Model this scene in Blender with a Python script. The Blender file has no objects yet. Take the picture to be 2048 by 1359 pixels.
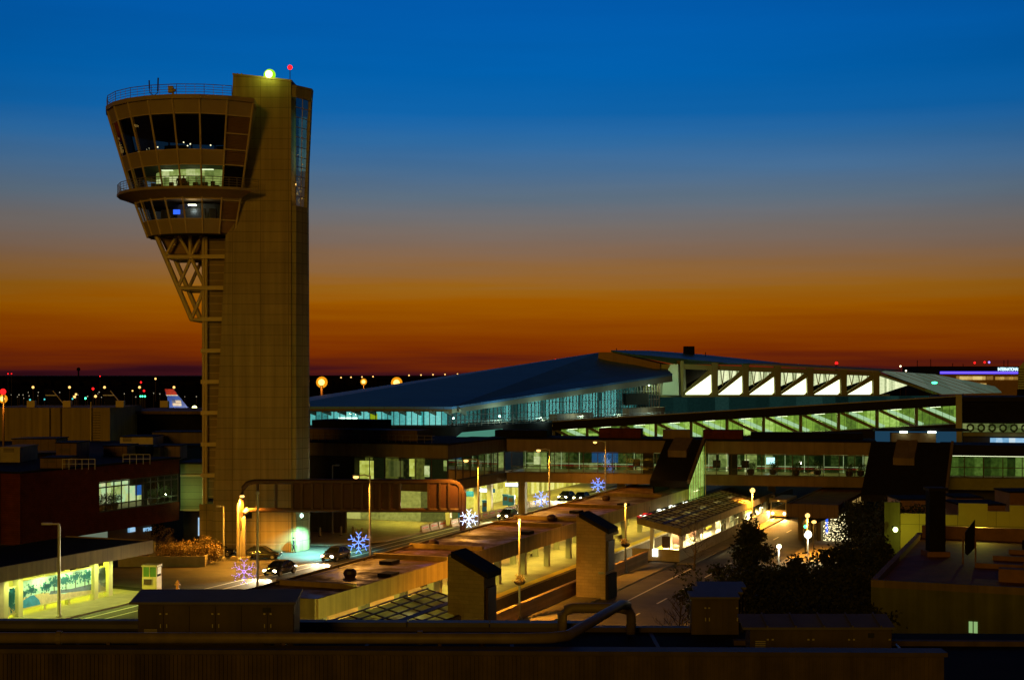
import bpy, bmesh, math, random
from mathutils import Vector, Matrix
random.seed(7)
SC = bpy.context.scene
COL = SC.collection
R = math.radians
CAMZ, F, Y0 = 21.0, 2844.0, 748.0          # eye height; focal length and horizon row of the 2048 px frame
def P(x, y, Y): return ((x-1024)/F*Y, Y, CAMZ-(y-Y0)/F*Y)
def G(x, y, z=0.0): return P(x, y, (CAMZ-z)*F/(y-Y0))
UA = R(21.6); US, UC = math.sin(UA), math.cos(UA)
def W(s, t, z): return (s*US+t*UC, s*UC-t*US, z)      # road frame: s along the road, t to its right
def ST(x, y): return (x*US+y*UC, x*UC-y*US)
def FR(ox, oy, deg=0.0):                               # a frame: a along deg, b to its left, c up
    c, s = math.cos(R(deg)), math.sin(R(deg))
    return lambda a, b, z: (ox+a*c-b*s, oy+a*s+b*c, z)
ID = lambda a, b, c: (a, b, c)

# ---------------------------------------------------------------- mesh collector
class MB:
    def __init__(s, fr=ID): s.v, s.f, s.fr = [], [], fr
    def add(s, vs, fs):
        n = len(s.v); s.v += [s.fr(*p) for p in vs]; s.f += [tuple(i+n for i in q) for q in fs]; return s
    def box(s, x0, x1, y0, y1, z0, z1):
        return s.add([(x, y, z) for z in (z0, z1) for y in (y0, y1) for x in (x0, x1)],
              [(0,2,3,1), (4,5,7,6), (0,1,5,4), (2,6,7,3), (0,4,6,2), (1,3,7,5)])
    def cbox(s, c, sx, sy, sz):                         # base centre and sizes
        return s.box(c[0]-sx/2, c[0]+sx/2, c[1]-sy/2, c[1]+sy/2, c[2], c[2]+sz)
    def quad(s, *p): return s.add(list(p), [tuple(range(len(p)))])
    def prism(s, pts, ext):
        n = len(pts); q = [tuple(p[i]+ext[i] for i in range(3)) for p in pts]
        return s.add(list(pts)+q, [tuple(range(n))[::-1], tuple(range(n, 2*n))]+[(i, (i+1) % n, n+(i+1) % n, n+i) for i in range(n)])
    def frust(s, lo, hi):                               # two rings of equal length
        n = len(lo)
        return s.add(list(lo)+list(hi), [tuple(range(n))[::-1], tuple(range(n, 2*n))]+[(i, (i+1) % n, n+(i+1) % n, n+i) for i in range(n)])
    def tube(s, p0, p1, r0, r1=None, n=8):
        return s.path([p0, p1], [r0, r0 if r1 is None else r1], n)
    def path(s, pts, r, n=8):
        pts = [Vector(p) for p in pts]; m = len(pts)
        rs = r if isinstance(r, (list, tuple)) else [r]*m
        vs, fs = [], []
        for i, p in enumerate(pts):
            d = (pts[min(i+1, m-1)]-pts[max(i-1, 0)])
            if d.length < 1e-9: d = Vector((0, 0, 1))
            d.normalize()
            a = d.cross(Vector((0, 0, 1)) if abs(d.z) < .95 else Vector((1, 0, 0))).normalized(); b = d.cross(a)
            for k in range(n):
                w = 2*math.pi*(k+.5)/n
                vs.append(tuple(p+(a*math.cos(w)+b*math.sin(w))*rs[i]))
        for i in range(m-1):
            for k in range(n): fs.append((i*n+k, i*n+(k+1) % n, (i+1)*n+(k+1) % n, (i+1)*n+k))
        fs += [tuple(range(n))[::-1], tuple(range((m-1)*n, m*n))]
        return s.add(vs, fs)
    def lathe(s, c, prof, n=12):
        vs = [(c[0]+r*math.cos(2*math.pi*k/n), c[1]+r*math.sin(2*math.pi*k/n), c[2]+z) for r, z in prof for k in range(n)]
        m = len(prof)
        fs = [(i*n+k, i*n+(k+1) % n, (i+1)*n+(k+1) % n, (i+1)*n+k) for i in range(m-1) for k in range(n)]
        return s.add(vs, fs+[tuple(range(n))[::-1], tuple(range((m-1)*n, m*n))])
    def ball(s, c, r, sx=1, sy=1, sz=1, n=10, m=6):
        prof = [(max(1e-3, math.sin(math.pi*i/m))*r, -math.cos(math.pi*i/m)*r*sz) for i in range(m+1)]
        vs = [(c[0]+q*sx*math.cos(2*math.pi*k/n), c[1]+q*sy*math.sin(2*math.pi*k/n), c[2]+z) for q, z in prof for k in range(n)]
        fs = [(i*n+k, i*n+(k+1) % n, (i+1)*n+(k+1) % n, (i+1)*n+k) for i in range(m) for k in range(n)]
        return s.add(vs, fs)
    def leaves(s, c, rx, ry, rz, n, size, rnd, clump=9, hollow=.45):
        # leaf-sized faces in clumps spread through an ellipsoid
        cl = []
        for _ in range(max(3, n//clump)):
            while 1:
                p = Vector((rnd.uniform(-1, 1), rnd.uniform(-1, 1), rnd.uniform(-1, 1)))
                if hollow < p.length < 1: break
            cl.append(p)
        for q in cl:
            for _ in range(clump):
                d = Vector((rnd.gauss(0, 1), rnd.gauss(0, 1), rnd.gauss(0, 1)))*size*1.3
                p = Vector((c[0]+q.x*rx, c[1]+q.y*ry, c[2]+q.z*rz))+d
                a = Vector((rnd.uniform(-1, 1), rnd.uniform(-1, 1), rnd.uniform(-1, 1))).normalized()*size*rnd.uniform(.6, 1.3)
                b = a.cross(Vector((rnd.uniform(-1, 1), rnd.uniform(-1, 1), rnd.uniform(-1, 1)))).normalized()*size*rnd.uniform(.3, .6)
                s.add([tuple(p-a), tuple(p+b), tuple(p+a), tuple(p-b)], [(0, 1, 2, 3)])
        return s
    def build(s, name, m, parent=None, smooth=False, bevel=0):
        v = s.v
        if parent is not None: o0 = XF[parent.name]
        else:
            xs, ys, zs = zip(*v)
            o0 = ((min(xs)+max(xs))/2, (min(ys)+max(ys))/2, min(zs), 0)
        c, sn = math.cos(-o0[3]), math.sin(-o0[3])
        loc = [((x-o0[0])*c-(y-o0[1])*sn, (x-o0[0])*sn+(y-o0[1])*c, z-o0[2]) for x, y, z in v]
        me = bpy.data.meshes.new(name); me.from_pydata(loc, [], s.f)
        bm = bmesh.new(); bm.from_mesh(me)
        if len(bm.faces) < 30000: bmesh.ops.recalc_face_normals(bm, faces=bm.faces)
        if smooth:
            for q in bm.faces: q.smooth = True
        bm.to_mesh(me); bm.free()
        for k in (m if isinstance(m, list) else [m]): me.materials.append(k)
        o = bpy.data.objects.new(name, me); COL.objects.link(o)
        if parent is not None: o.parent = parent; XF[o.name] = o0
        else: o.location = o0[:3]; XF[o.name] = o0
        if bevel:
            b = o.modifiers.new('bevel', 'BEVEL'); b.width = bevel; b.segments = 2; b.limit_method = 'ANGLE'
        return o
XF = {}
def tag(o, label=None, cat=None, group=None, kind=None):
    if label: o['label'] = label
    if cat: o['category'] = cat
    if group: o['group'] = group
    if kind: o['kind'] = kind
    return o
def thing(name, label, cat, loc=(0, 0, 0), rz=0.0, group=None):
    o = bpy.data.objects.new(name, None); COL.objects.link(o); o.empty_display_size = .3
    o.location = loc; o.rotation_euler = (0, 0, rz); XF[o.name] = (loc[0], loc[1], loc[2], rz)
    return tag(o, label, cat, group)
def dup(root, loc, rz=None, label=None, group=None, scale=None):
    def cp(o, par):
        c = o.copy(); COL.objects.link(c); c.parent = par
        for ch in [x for x in CH.get(o.name, [])]: cp(ch, c)
        return c
    CH = {}
    st = [root]
    for x in bpy.data.objects:
        if x.parent is not None: CH.setdefault(x.parent.name, []).append(x)
    r = cp(root, None); r.location = loc
    if rz is not None: r.rotation_euler = (0, 0, rz)
    if scale: r.scale = scale
    if label: r['label'] = label
    if group: r['group'] = group
    return r

# ---------------------------------------------------------------- materials
def srgb(r, g, b):
    f = lambda c: (c/12.92 if c <= .04045 else ((c+.055)/1.055)**2.4)
    return (f(r/255), f(g/255), f(b/255), 1)
def newmat(name):
    m = bpy.data.materials.new(name); m.use_nodes = True; nt = m.node_tree; nt.nodes.clear()
    out = nt.nodes.new('ShaderNodeOutputMaterial'); return m, nt, out
def nd(nt, typ, **kw):
    n = nt.nodes.new(typ)
    for k, v in kw.items():
        if k.startswith('i_'): n.inputs[int(k[2:]) if k[2:].isdigit() else k[2:].replace('_', ' ')].default_value = v
        else: setattr(n, k, v)
    return n
def mat(name, col, rough=.75, metal=0.0, var=.25, scale=.8, bump=0.0, joints=None, streak=0.0, spec=.4, wet=False):
    """col linear rgb; joints=(w, h, deg, mortar, darkness): panel or brick joints on walls along the heading deg, 'flat' for slabs"""
    m, nt, out = newmat(name); L = nt.links.new
    b = nd(nt, 'ShaderNodeBsdfPrincipled'); b.inputs['Roughness'].default_value = rough; b.inputs['Metallic'].default_value = metal
    b.inputs['Specular IOR Level'].default_value = spec
    L(b.outputs[0], out.inputs[0])
    g = nd(nt, 'ShaderNodeNewGeometry')
    n1 = nd(nt, 'ShaderNodeTexNoise', i_Scale=scale, i_Detail=6.0, i_Roughness=.65); L(g.outputs['Position'], n1.inputs['Vector'])
    mr = nd(nt, 'ShaderNodeMapRange', i_1=.25, i_2=.75, i_3=1-var, i_4=1+var); L(n1.outputs['Fac'], mr.inputs[0])
    fac = mr.outputs[0]
    if wet:
        wr = nd(nt, 'ShaderNodeMapRange', i_1=.4, i_2=.6, i_3=.9, i_4=.32); L(n1.outputs['Fac'], wr.inputs[0]); L(wr.outputs[0], b.inputs['Roughness'])
    if streak:
        mp = nd(nt, 'ShaderNodeMapping'); mp.inputs['Scale'].default_value = (1.7, 1.7, .06); L(g.outputs['Position'], mp.inputs[0])
        n2 = nd(nt, 'ShaderNodeTexNoise', i_Scale=1.0, i_Detail=4.0); L(mp.outputs[0], n2.inputs['Vector'])
        m2 = nd(nt, 'ShaderNodeMapRange', i_1=.3, i_2=.7, i_3=1-streak, i_4=1.0+streak*.4); L(n2.outputs['Fac'], m2.inputs[0])
        mu = nd(nt, 'ShaderNodeMath', operation='MULTIPLY'); L(fac, mu.inputs[0]); L(m2.outputs[0], mu.inputs[1]); fac = mu.outputs[0]
    base = nd(nt, 'ShaderNodeRGB'); base.outputs[0].default_value = (*col[:3], 1); c = base.outputs[0]
    if joints:
        w, h, deg, mort, dark = joints
        mp = nd(nt, 'ShaderNodeMapping', vector_type='TEXTURE') if False else nd(nt, 'ShaderNodeMapping')
        if deg == 'flat':
            mp.inputs['Rotation'].default_value = (0, 0, UA)
        else:
            mp.inputs['Rotation'].default_value = (0, 0, -R(deg))
        L(g.outputs['Position'], mp.inputs[0])
        v = mp.outputs[0]
        if deg != 'flat':
            sx = nd(nt, 'ShaderNodeSeparateXYZ'); cx = nd(nt, 'ShaderNodeCombineXYZ'); L(v, sx.inputs[0]); L(sx.outputs[0], cx.inputs[0]); L(sx.outputs[2], cx.inputs[1]); v = cx.outputs[0]
        br = nd(nt, 'ShaderNodeTexBrick'); L(v, br.inputs['Vector'])
        br.offset = .5 if h < .5 else 0.0
        br.inputs['Scale'].default_value = 1; br.inputs['Brick Width'].default_value = w; br.inputs['Row Height'].default_value = h
        br.inputs['Mortar Size'].default_value = mort; br.inputs['Mortar Smooth'].default_value = .1
        br.inputs['Color1'].default_value = (1, 1, 1, 1); br.inputs['Color2'].default_value = (.86, .86, .86, 1); br.inputs['Mortar'].default_value = (dark,)*3+(1,)
        mx = nd(nt, 'ShaderNodeMix', data_type='RGBA', blend_type='MULTIPLY'); mx.inputs[0].default_value = 1
        L(c, mx.inputs[6]); L(br.outputs['Color'], mx.inputs[7]); c = mx.outputs[2]
    mx = nd(nt, 'ShaderNodeVectorMath', operation='SCALE'); L(c, mx.inputs[0]); L(fac, mx.inputs['Scale']); L(mx.outputs[0], b.inputs['Base Color'])
    if bump:
        n3 = nd(nt, 'ShaderNodeTexNoise', i_Scale=scale*9, i_Detail=4.0); L(g.outputs['Position'], n3.inputs['Vector'])
        bp = nd(nt, 'ShaderNodeBump', i_Strength=bump, i_Distance=.05); L(n3.outputs['Fac'], bp.inputs['Height']); L(bp.outputs[0], b.inputs['Normal'])
    return m
def emis(name, col, st, sample=True):
    m, nt, out = newmat(name)
    e = nd(nt, 'ShaderNodeEmission'); e.inputs[0].default_value = (*col[:3], 1); e.inputs[1].default_value = st
    nt.links.new(e.outputs[0], out.inputs[0])
    if not sample: m.cycles.emission_sampling = 'NONE'
    return m
def glass(name, tint=(.8, .85, .85), refl=.12, rough=.02):
    m, nt, out = newmat(name); L = nt.links.new
    t = nd(nt, 'ShaderNodeBsdfTransparent'); t.inputs[0].default_value = (*tint, 1)
    g = nd(nt, 'ShaderNodeBsdfGlossy'); g.inputs['Roughness'].default_value = rough
    lw = nd(nt, 'ShaderNodeLayerWeight', i_0=.35)
    mr = nd(nt, 'ShaderNodeMapRange', i_1=0.0, i_2=1.0, i_3=refl, i_4=.9); L(lw.outputs['Fresnel'], mr.inputs[0])
    mx = nd(nt, 'ShaderNodeMixShader'); L(mr.outputs[0], mx.inputs[0]); L(t.outputs[0], mx.inputs[1]); L(g.outputs[0], mx.inputs[2]); L(mx.outputs[0], out.inputs[0])
    return m
def room(name, cols, st, bw=1.6, bh=3.0, deg=0.0, seed=0.0):
    """the lit inside of a room seen through windows: walls, doors and shelves of several brightnesses"""
    m, nt, out = newmat(name); L = nt.links.new
    g = nd(nt, 'ShaderNodeNewGeometry'); mp = nd(nt, 'ShaderNodeMapping'); mp.inputs['Rotation'].default_value = (0, 0, -R(deg)); mp.inputs['Location'].default_value = (seed, 0, 0)
    L(g.outputs['Position'], mp.inputs[0]); sx = nd(nt, 'ShaderNodeSeparateXYZ'); cx = nd(nt, 'ShaderNodeCombineXYZ'); L(mp.outputs[0], sx.inputs[0]); L(sx.outputs[0], cx.inputs[0]); L(sx.outputs[2], cx.inputs[1])
    sc = nd(nt, 'ShaderNodeVectorMath', operation='MULTIPLY'); sc.inputs[1].default_value = (1/bw, 1/bh, 1); L(cx.outputs[0], sc.inputs[0])
    fl = nd(nt, 'ShaderNodeVectorMath', operation='FLOOR'); L(sc.outputs[0], fl.inputs[0])
    wn = nd(nt, 'ShaderNodeTexWhiteNoise', noise_dimensions='2D'); L(fl.outputs[0], wn.inputs['Vector'])
    n1 = nd(nt, 'ShaderNodeTexNoise', i_Scale=1.9, i_Detail=5.0); L(cx.outputs[0], n1.inputs['Vector'])
    ad = nd(nt, 'ShaderNodeMath', operation='MULTIPLY_ADD'); ad.inputs[1].default_value = .55; L(n1.outputs['Fac'], ad.inputs[0])
    hf = nd(nt, 'ShaderNodeMath', operation='MULTIPLY'); hf.inputs[1].default_value = .6; L(wn.outputs[0], hf.inputs[0]); L(hf.outputs[0], ad.inputs[2])
    cr = nd(nt, 'ShaderNodeValToRGB'); L(ad.outputs[0], cr.inputs[0]); e = cr.color_ramp.elements
    while len(e) < len(cols): e.new(.5)
    for i, c in enumerate(cols): e[i].position = .15+.75*i/(len(cols)-1); e[i].color = (*c[:3], 1)
    em = nd(nt, 'ShaderNodeEmission'); em.inputs[1].default_value = st; L(cr.outputs[0], em.inputs[0]); L(em.outputs[0], out.inputs[0])
    return m

M = {}
M['conc'] = mat('tower_concrete', (.40, .31, .13), .8, var=.16, scale=.18, joints=(3.3, 1.22, 0, .04, .55), streak=.3)
M['conc_side'] = mat('tower_side_concrete', (.38, .33, .13), .8, var=.16, scale=.18, joints=(2.2, 1.22, 65, .04, .45), streak=.3)
M['panel'] = mat('cab_metal_panel', (.36, .27, .13), .55, var=.1, scale=.4)
M['beam'] = mat('cab_mullion_metal', (.60, .46, .22), .5, var=.08)
M['louver'] = mat('louver_metal', (.30, .17, .07), .6, var=.15)
M['dsteel'] = mat('dark_painted_steel', (.05, .022, .012), .5, var=.2)
M['gsteel'] = mat('galvanised_steel', (.42, .40, .34), .45, .3, var=.15, scale=3)
M['rail'] = mat('railing_metal', (.25, .2, .14), .5, .3)
M['black'] = mat('black_rubber', (.012, .012, .012), .6)
M['asphalt'] = mat('asphalt', (.045, .04, .034), .95, var=.35, scale=.35, bump=.3, spec=.05)
M['road'] = mat('road_asphalt', (.075, .066, .055), .7, var=.5, scale=.45, bump=.3, spec=.25)
M['walk'] = mat('pavement_concrete', (.30, .25, .17), .8, var=.2, scale=.7, joints=(1.6, 1.6, 'flat', .03, .6), bump=.2)
M['platform'] = mat('platform_pavers', (.34, .27, .17), .75, var=.22, scale=.5, joints=(1.2, 1.2, 'flat', .025, .7))
M['yellow'] = mat('yellow_tactile_paint', (.75, .52, .02), .7, var=.15, scale=3)
M['white'] = mat('white_road_paint', (.75, .72, .65), .6, var=.15, scale=4)
M['kerb'] = mat('kerb_concrete', (.38, .32, .22), .8)
M['roof_tar'] = mat('station_roof_membrane', (.12, .06, .022), .42, var=.75, scale=.30, bump=.5, wet=True, spec=.25)
M['fascia'] = mat('fascia_concrete', (.33, .23, .07), .8, var=.18, scale=.5, joints=(2.4, 6, 68.4, .03, .6), streak=.3)
M['bfascia'] = mat('bridge_fascia_panel', (.20, .13, .055), .75, var=.14, scale=.4, joints=(4.2, 9, -12, .03, .65), streak=.2)
M['brick'] = mat('red_brick', (.12, .028, .014), .95, var=.3, scale=1.2, joints=(.6, .22, 68.4, .025, .7), bump=.3, spec=.05)
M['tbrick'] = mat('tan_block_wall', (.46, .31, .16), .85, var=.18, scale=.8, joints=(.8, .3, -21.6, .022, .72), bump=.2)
M['droof'] = mat('dark_metal_roof', (.014, .011, .010), .8, spec=.15)
M['tar'] = mat('black_roof_felt', (.010, .008, .007), .9, var=.4, spec=.1)
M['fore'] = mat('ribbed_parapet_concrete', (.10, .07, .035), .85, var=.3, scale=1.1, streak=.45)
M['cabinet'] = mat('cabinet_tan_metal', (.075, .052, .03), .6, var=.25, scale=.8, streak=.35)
M['cabroof'] = mat('cabinet_roof_metal', (.10, .095, .10), .5, var=.25)
M['pipe'] = mat('painted_pipe', (.20, .16, .06), .5, var=.2, scale=2, streak=.2)
M['olive'] = mat('olive_wall_panel', (.34, .28, .05), .8, var=.1, scale=.5, joints=(3.4, 2.3, -21.6, .03, .45))
M['greenwall'] = mat('pale_green_render', (.11, .115, .035), .9, var=.2, scale=.6, streak=.3)
M['rustroof'] = mat('rust_brown_roof', (.15, .05, .02), .8, var=.5, scale=.5, bump=.3)
M['blueroof'] = mat('standing_seam_blue_grey_roof', (.07, .22, .48), .5, .0, var=.2, scale=.06, joints=(1.2, 60, 68.4, .05, .6), spec=.6)
M['wing'] = mat('cast_concrete_beam', (.34, .32, .22), .8, var=.15, scale=.3)
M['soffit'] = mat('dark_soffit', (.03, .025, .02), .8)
M['ptruss'] = mat('truss_steel_tan', (.30, .26, .15), .6, var=.1)
M['leafd'] = mat('dark_evergreen_leaves', (.022, .024, .009), .8, var=.5, scale=2.0)
M['leafa'] = mat('dry_shrub_leaves', (.30, .20, .07), .8, var=.5, scale=2.0)
M['leafp'] = mat('indoor_plant_leaves', (.08, .14, .04), .7, var=.4, scale=3)
M['bark'] = mat('bark', (.10, .065, .035), .9, var=.3, scale=5)
M['dirt'] = mat('planting_soil', (.05, .03, .015), .95, var=.3)
M['field'] = mat('dry_airfield_grass', (.016, .013, .006), 1.0, var=.4, scale=.01, spec=0)
M['farwood'] = mat('far_woodland', (.010, .008, .005), 1.0, var=.3, scale=.02, spec=0)
M['bluesign'] = mat('blue_sign_panel', (.01, .10, .5), .4, var=.05)
M['barrier'] = mat('barrier_concrete', (.45, .36, .26), .8, var=.2)
M['redpl'] = mat('red_plastic', (.5, .05, .03), .5)
M['carblack'] = mat('black_car_paint', (.012, .012, .014), .12, .0, var=.05, spec=.7)
M['cargrey'] = mat('dark_grey_car_paint', (.06, .06, .065), .15, .2, var=.05, spec=.7)
M['chrome'] = mat('wheel_alloy', (.6, .6, .6), .25, .9, var=.05)
M['cglass'] = mat('car_window_glass', (.01, .012, .014), .05, var=.02, spec=.8)
M['g_clear'] = glass('window_glass', (.85, .9, .85), .06)
M['g_dark'] = glass('dark_cab_glass', (.28, .3, .3), .05)
M['g_stair'] = glass('stair_glass', (.6, .7, .7), .03)
M['g_teal'] = glass('teal_curtain_glass', (.55, .85, .85), .10)
M['translu'] = None
def translucent(name, col, rough=.5):
    m, nt, out = newmat(name); L = nt.links.new
    d = nd(nt, 'ShaderNodeBsdfDiffuse'); d.inputs[0].default_value = (*col, 1); t = nd(nt, 'ShaderNodeBsdfTranslucent'); t.inputs[0].default_value = (*col, 1)
    g = nd(nt, 'ShaderNodeNewGeometry'); n1 = nd(nt, 'ShaderNodeTexNoise', i_Scale=.9, i_Detail=5.0); L(g.outputs['Position'], n1.inputs[0])
    mr = nd(nt, 'ShaderNodeMapRange', i_1=.3, i_2=.7, i_3=.45, i_4=.75); L(n1.outputs[0], mr.inputs[0])
    a = nd(nt, 'ShaderNodeMixShader'); L(mr.outputs[0], a.inputs[0]); L(d.outputs[0], a.inputs[1]); L(t.outputs[0], a.inputs[2]); L(a.outputs[0], out.inputs[0]); return m
M['translu'] = translucent('translucent_roof_panel', (.62, .58, .40))
# things that give off light
SOD = (1.0, .42, .035); CYAN = (.35, .95, .9); GRN = (.62, .95, .38); YEL = (1.0, .78, .16); WHT = (1.0, .95, .78)
M['e_sod'] = emis('sodium_lamp', (1, .52, .12), 3.2); M['e_sodbig'] = emis('sodium_floodlight', (1, .52, .10), 4)
M['e_beacon'] = emis('green_yellow_beacon', (.8, 1, .3), 6)
M['e_bring'] = emis('green_yellow_halo', (.42, .95, .015), .95)
M['e_oring'] = emis('orange_halo', (1, .36, .01), .95); M['e_red'] = emis('red_obstruction_lamp', (1, .012, .012), 2.2, False)
M['e_white'] = emis('white_lamp', (1, .95, .7), 8); M['e_head'] = emis('car_headlight', (1, .86, .5), 9)
M['e_tail'] = emis('car_taillight', (1, .03, .02), 1.5, False)
M['e_led'] = emis('blue_white_led_bulbs', (.16, .30, 1), 2.6); M['e_ledp'] = emis('violet_led_bulbs', (.28, .22, 1), 2.2)
M['e_tube'] = emis('fluorescent_tube', (1, .96, .62), 6); M['e_cyan'] = emis('cyan_white_lamp', (.55, 1, .95), 10)
M['e_green'] = emis('green_signal_lamp', (.05, 1, .35), 6, False); M['e_amber'] = emis('amber_lamp', (1, .55, .12), 3, False); M['e_wfar'] = emis('pale_far_lamp', (1, .85, .5), 6, False)
M['e_sign'] = emis('white_light_box', (.95, 1, .8), 4); M['e_blue'] = emis('blue_neon_band', (.10, .06, 1), 2.2); M['e_letters'] = emis('white_sign_letters', (.6, .9, 1), 2.2, False)
M['e_redsign'] = emis('red_sign_face', (1, .03, .02), 1.1)
M['r_green'] = room('green_lit_interior', [(.04, .06, .02), (.16, .22, .05), (.40, .50, .13), (.95, 1, .5)], .8, 1.1, 1.2)
M['r_brick'] = room('office_interior', [(.06, .10, .03), (.42, .55, .16), (.75, .85, .33), (.62, .95, .5), (.95, .95, .5)], .85, .9, 1.15, 68.4)
M['r_bridge'] = room('bridge_hall_interior', [(.004, .007, .002), (.010, .02, .004), (.025, .05, .008), (.10, .16, .03), (.5, .6, .2)], .45, 1.2, 1.5, -12)
M['r_dark'] = room('dim_interior', [(.003, .004, .001), (.006, .01, .002), (.015, .016, .004), (.2, .21, .03)], .6, 2.0, 5, -12, 3)
M['r_teal'] = room('teal_concourse_interior', [(.03, .16, .15), (.12, .42, .40), (.26, .72, .66), (.55, .98, .9)], .95, 2.4, 8, -12)
M['r_teal2'] = room('teal_hall_interior', [(.015, .07, .065), (.04, .18, .17), (.09, .36, .33), (.3, .85, .78)], 2.3, 3.2, 14, 62)
M['r_ramp'] = room('ramp_interior', [(.04, .08, .015), (.14, .25, .03), (.28, .48, .06), (.62, .90, .22)], .95, 1.7, 5, 0, 1)
M['r_bright'] = emis('hall_bright_wall', (.93, 1, .55), 2.6)
M['r_curb'] = room('lit_lobby_wall', [(.16, .13, .02), (.45, .40, .05), (.78, .70, .08), (.98, .92, .28)], .9, 1.3, 2.2, 68.4)
M['r_blue'] = room('blue_white_interior', [(.12, .35, .6), (.35, .65, .95), (.8, .95, 1)], .8, 1.0, 3)
M['e_screen'] = emis('blue_screen', (.03, .12, .9), 1.6, False)

# ---------------------------------------------------------------- world, sun, camera
def make_world():
    w = bpy.data.worlds.new('World'); SC.world = w; w.use_nodes = True; nt = w.node_tree; nt.nodes.clear(); L = nt.links.new
    out = nd(nt, 'ShaderNodeOutputWorld'); bg = nd(nt, 'ShaderNodeBackground'); L(bg.outputs[0], out.inputs[0])
    tc = nd(nt, 'ShaderNodeTexCoord'); nz = nd(nt, 'ShaderNodeVectorMath', operation='NORMALIZE'); L(tc.outputs['Generated'], nz.inputs[0])
    sp = nd(nt, 'ShaderNodeSeparateXYZ'); L(nz.outputs[0], sp.inputs[0])
    mp = nd(nt, 'ShaderNodeMapping'); mp.inputs['Scale'].default_value = (5, 5, 110); L(nz.outputs[0], mp.inputs[0])
    no = nd(nt, 'ShaderNodeTexNoise', i_Scale=1.0, i_Detail=5.0, i_Roughness=.55); L(mp.outputs[0], no.inputs['Vector'])
    mr = nd(nt, 'ShaderNodeMapRange', i_1=.3, i_2=.7, i_3=-.008, i_4=.008); L(no.outputs[0], mr.inputs[0])
    fall = nd(nt, 'ShaderNodeMapRange', i_1=.0, i_2=.11, i_3=1.0, i_4=.15); L(sp.outputs[2], fall.inputs[0])
    mu = nd(nt, 'ShaderNodeMath', operation='MULTIPLY'); L(mr.outputs[0], mu.inputs[0]); L(fall.outputs[0], mu.inputs[1])
    ad = nd(nt, 'ShaderNodeMath', operation='ADD'); L(sp.outputs[2], ad.inputs[0]); L(mu.outputs[0], ad.inputs[1])
    Z0, Z1 = -.02, .30
    m2 = nd(nt, 'ShaderNodeMapRange', i_1=Z0, i_2=Z1, i_3=0.0, i_4=1.0); L(ad.outputs[0], m2.inputs[0])
    cr = nd(nt, 'ShaderNodeValToRGB'); L(m2.outputs[0], cr.inputs[0])
    stops = [(790, 12, 4, 10), (752, 56, 16, 24), (730, 90, 28, 12), (702, 118, 44, 2), (675, 128, 56, 0), (645, 136, 66, 0), (610, 148, 82, 0), (575, 145, 92, 20), (540, 136, 96, 54), (500, 124, 99, 80),
             (450, 112, 105, 102), (395, 92, 109, 126), (340, 70, 108, 146), (285, 44, 103, 157), (230, 14, 97, 166), (150, 0, 93, 168), (0, 0, 86, 165), (-130, 0, 60, 130)]
    e = cr.color_ramp.elements
    while len(e) < len(stops): e.new(.5)
    for i, (y, r, g, b) in enumerate(stops):
        z = math.sin(math.atan((Y0-y)/F)); e[i].position = min(1, max(0, (z-Z0)/(Z1-Z0))); e[i].color = srgb(r, g, b)
    az = nd(nt, 'ShaderNodeMapRange', i_1=-.1, i_2=.8, i_3=.06, i_4=1.0); L(sp.outputs[1], az.inputs[0])   # the sunset side is the bright side
    up = nd(nt, 'ShaderNodeMapRange', i_1=.25, i_2=.55, i_3=1.0, i_4=.07); L(sp.outputs[2], up.inputs[0])
    m3 = nd(nt, 'ShaderNodeMath', operation='MULTIPLY'); L(az.outputs[0], m3.inputs[0]); L(up.outputs[0], m3.inputs[1])
    sky = nd(nt, 'ShaderNodeTexSky', sky_type='NISHITA', sun_disc=False); sky.sun_elevation = R(-4); sky.sun_rotation = R(8)
    sk = nd(nt, 'ShaderNodeVectorMath', operation='SCALE'); sk.inputs['Scale'].default_value = .004; L(sky.outputs[0], sk.inputs[0])
    x2 = nd(nt, 'ShaderNodeMath', operation='MULTIPLY'); L(sp.outputs[0], x2.inputs[0]); L(sp.outputs[0], x2.inputs[1])
    x3 = nd(nt, 'ShaderNodeMath', operation='MULTIPLY_ADD'); x3.inputs[1].default_value = -1.7; x3.inputs[2].default_value = 1.09; L(x2.outputs[0], x3.inputs[0]); x3.use_clamp = False
    mxx = nd(nt, 'ShaderNodeMath', operation='MAXIMUM'); mxx.inputs[1].default_value = .3; L(x3.outputs[0], mxx.inputs[0])
    mp2 = nd(nt, 'ShaderNodeMapping'); mp2.inputs['Scale'].default_value = (2.2, 2.2, 26); L(nz.outputs[0], mp2.inputs[0])
    no2 = nd(nt, 'ShaderNodeTexNoise', i_Scale=1.0, i_Detail=4.0); L(mp2.outputs[0], no2.inputs['Vector'])
    mr3 = nd(nt, 'ShaderNodeMapRange', i_1=.3, i_2=.7, i_3=.91, i_4=1.07); L(no2.outputs[0], mr3.inputs[0])
    m4 = nd(nt, 'ShaderNodeMath', operation='MULTIPLY'); L(mxx.outputs[0], m4.inputs[0]); L(mr3.outputs[0], m4.inputs[1])
    m5 = nd(nt, 'ShaderNodeMath', operation='MULTIPLY'); L(m4.outputs[0], m5.inputs[0]); L(m3.outputs[0], m5.inputs[1]); m3 = m5
    vs = nd(nt, 'ShaderNodeVectorMath', operation='SCALE'); L(cr.outputs[0], vs.inputs[0]); L(m3.outputs[0], vs.inputs['Scale'])
    va = nd(nt, 'ShaderNodeVectorMath', operation='ADD'); L(vs.outputs[0], va.inputs[0]); L(sk.outputs[0], va.inputs[1])
    L(va.outputs[0], bg.inputs[0]); bg.inputs[1].default_value = 1.0
make_world()
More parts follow.
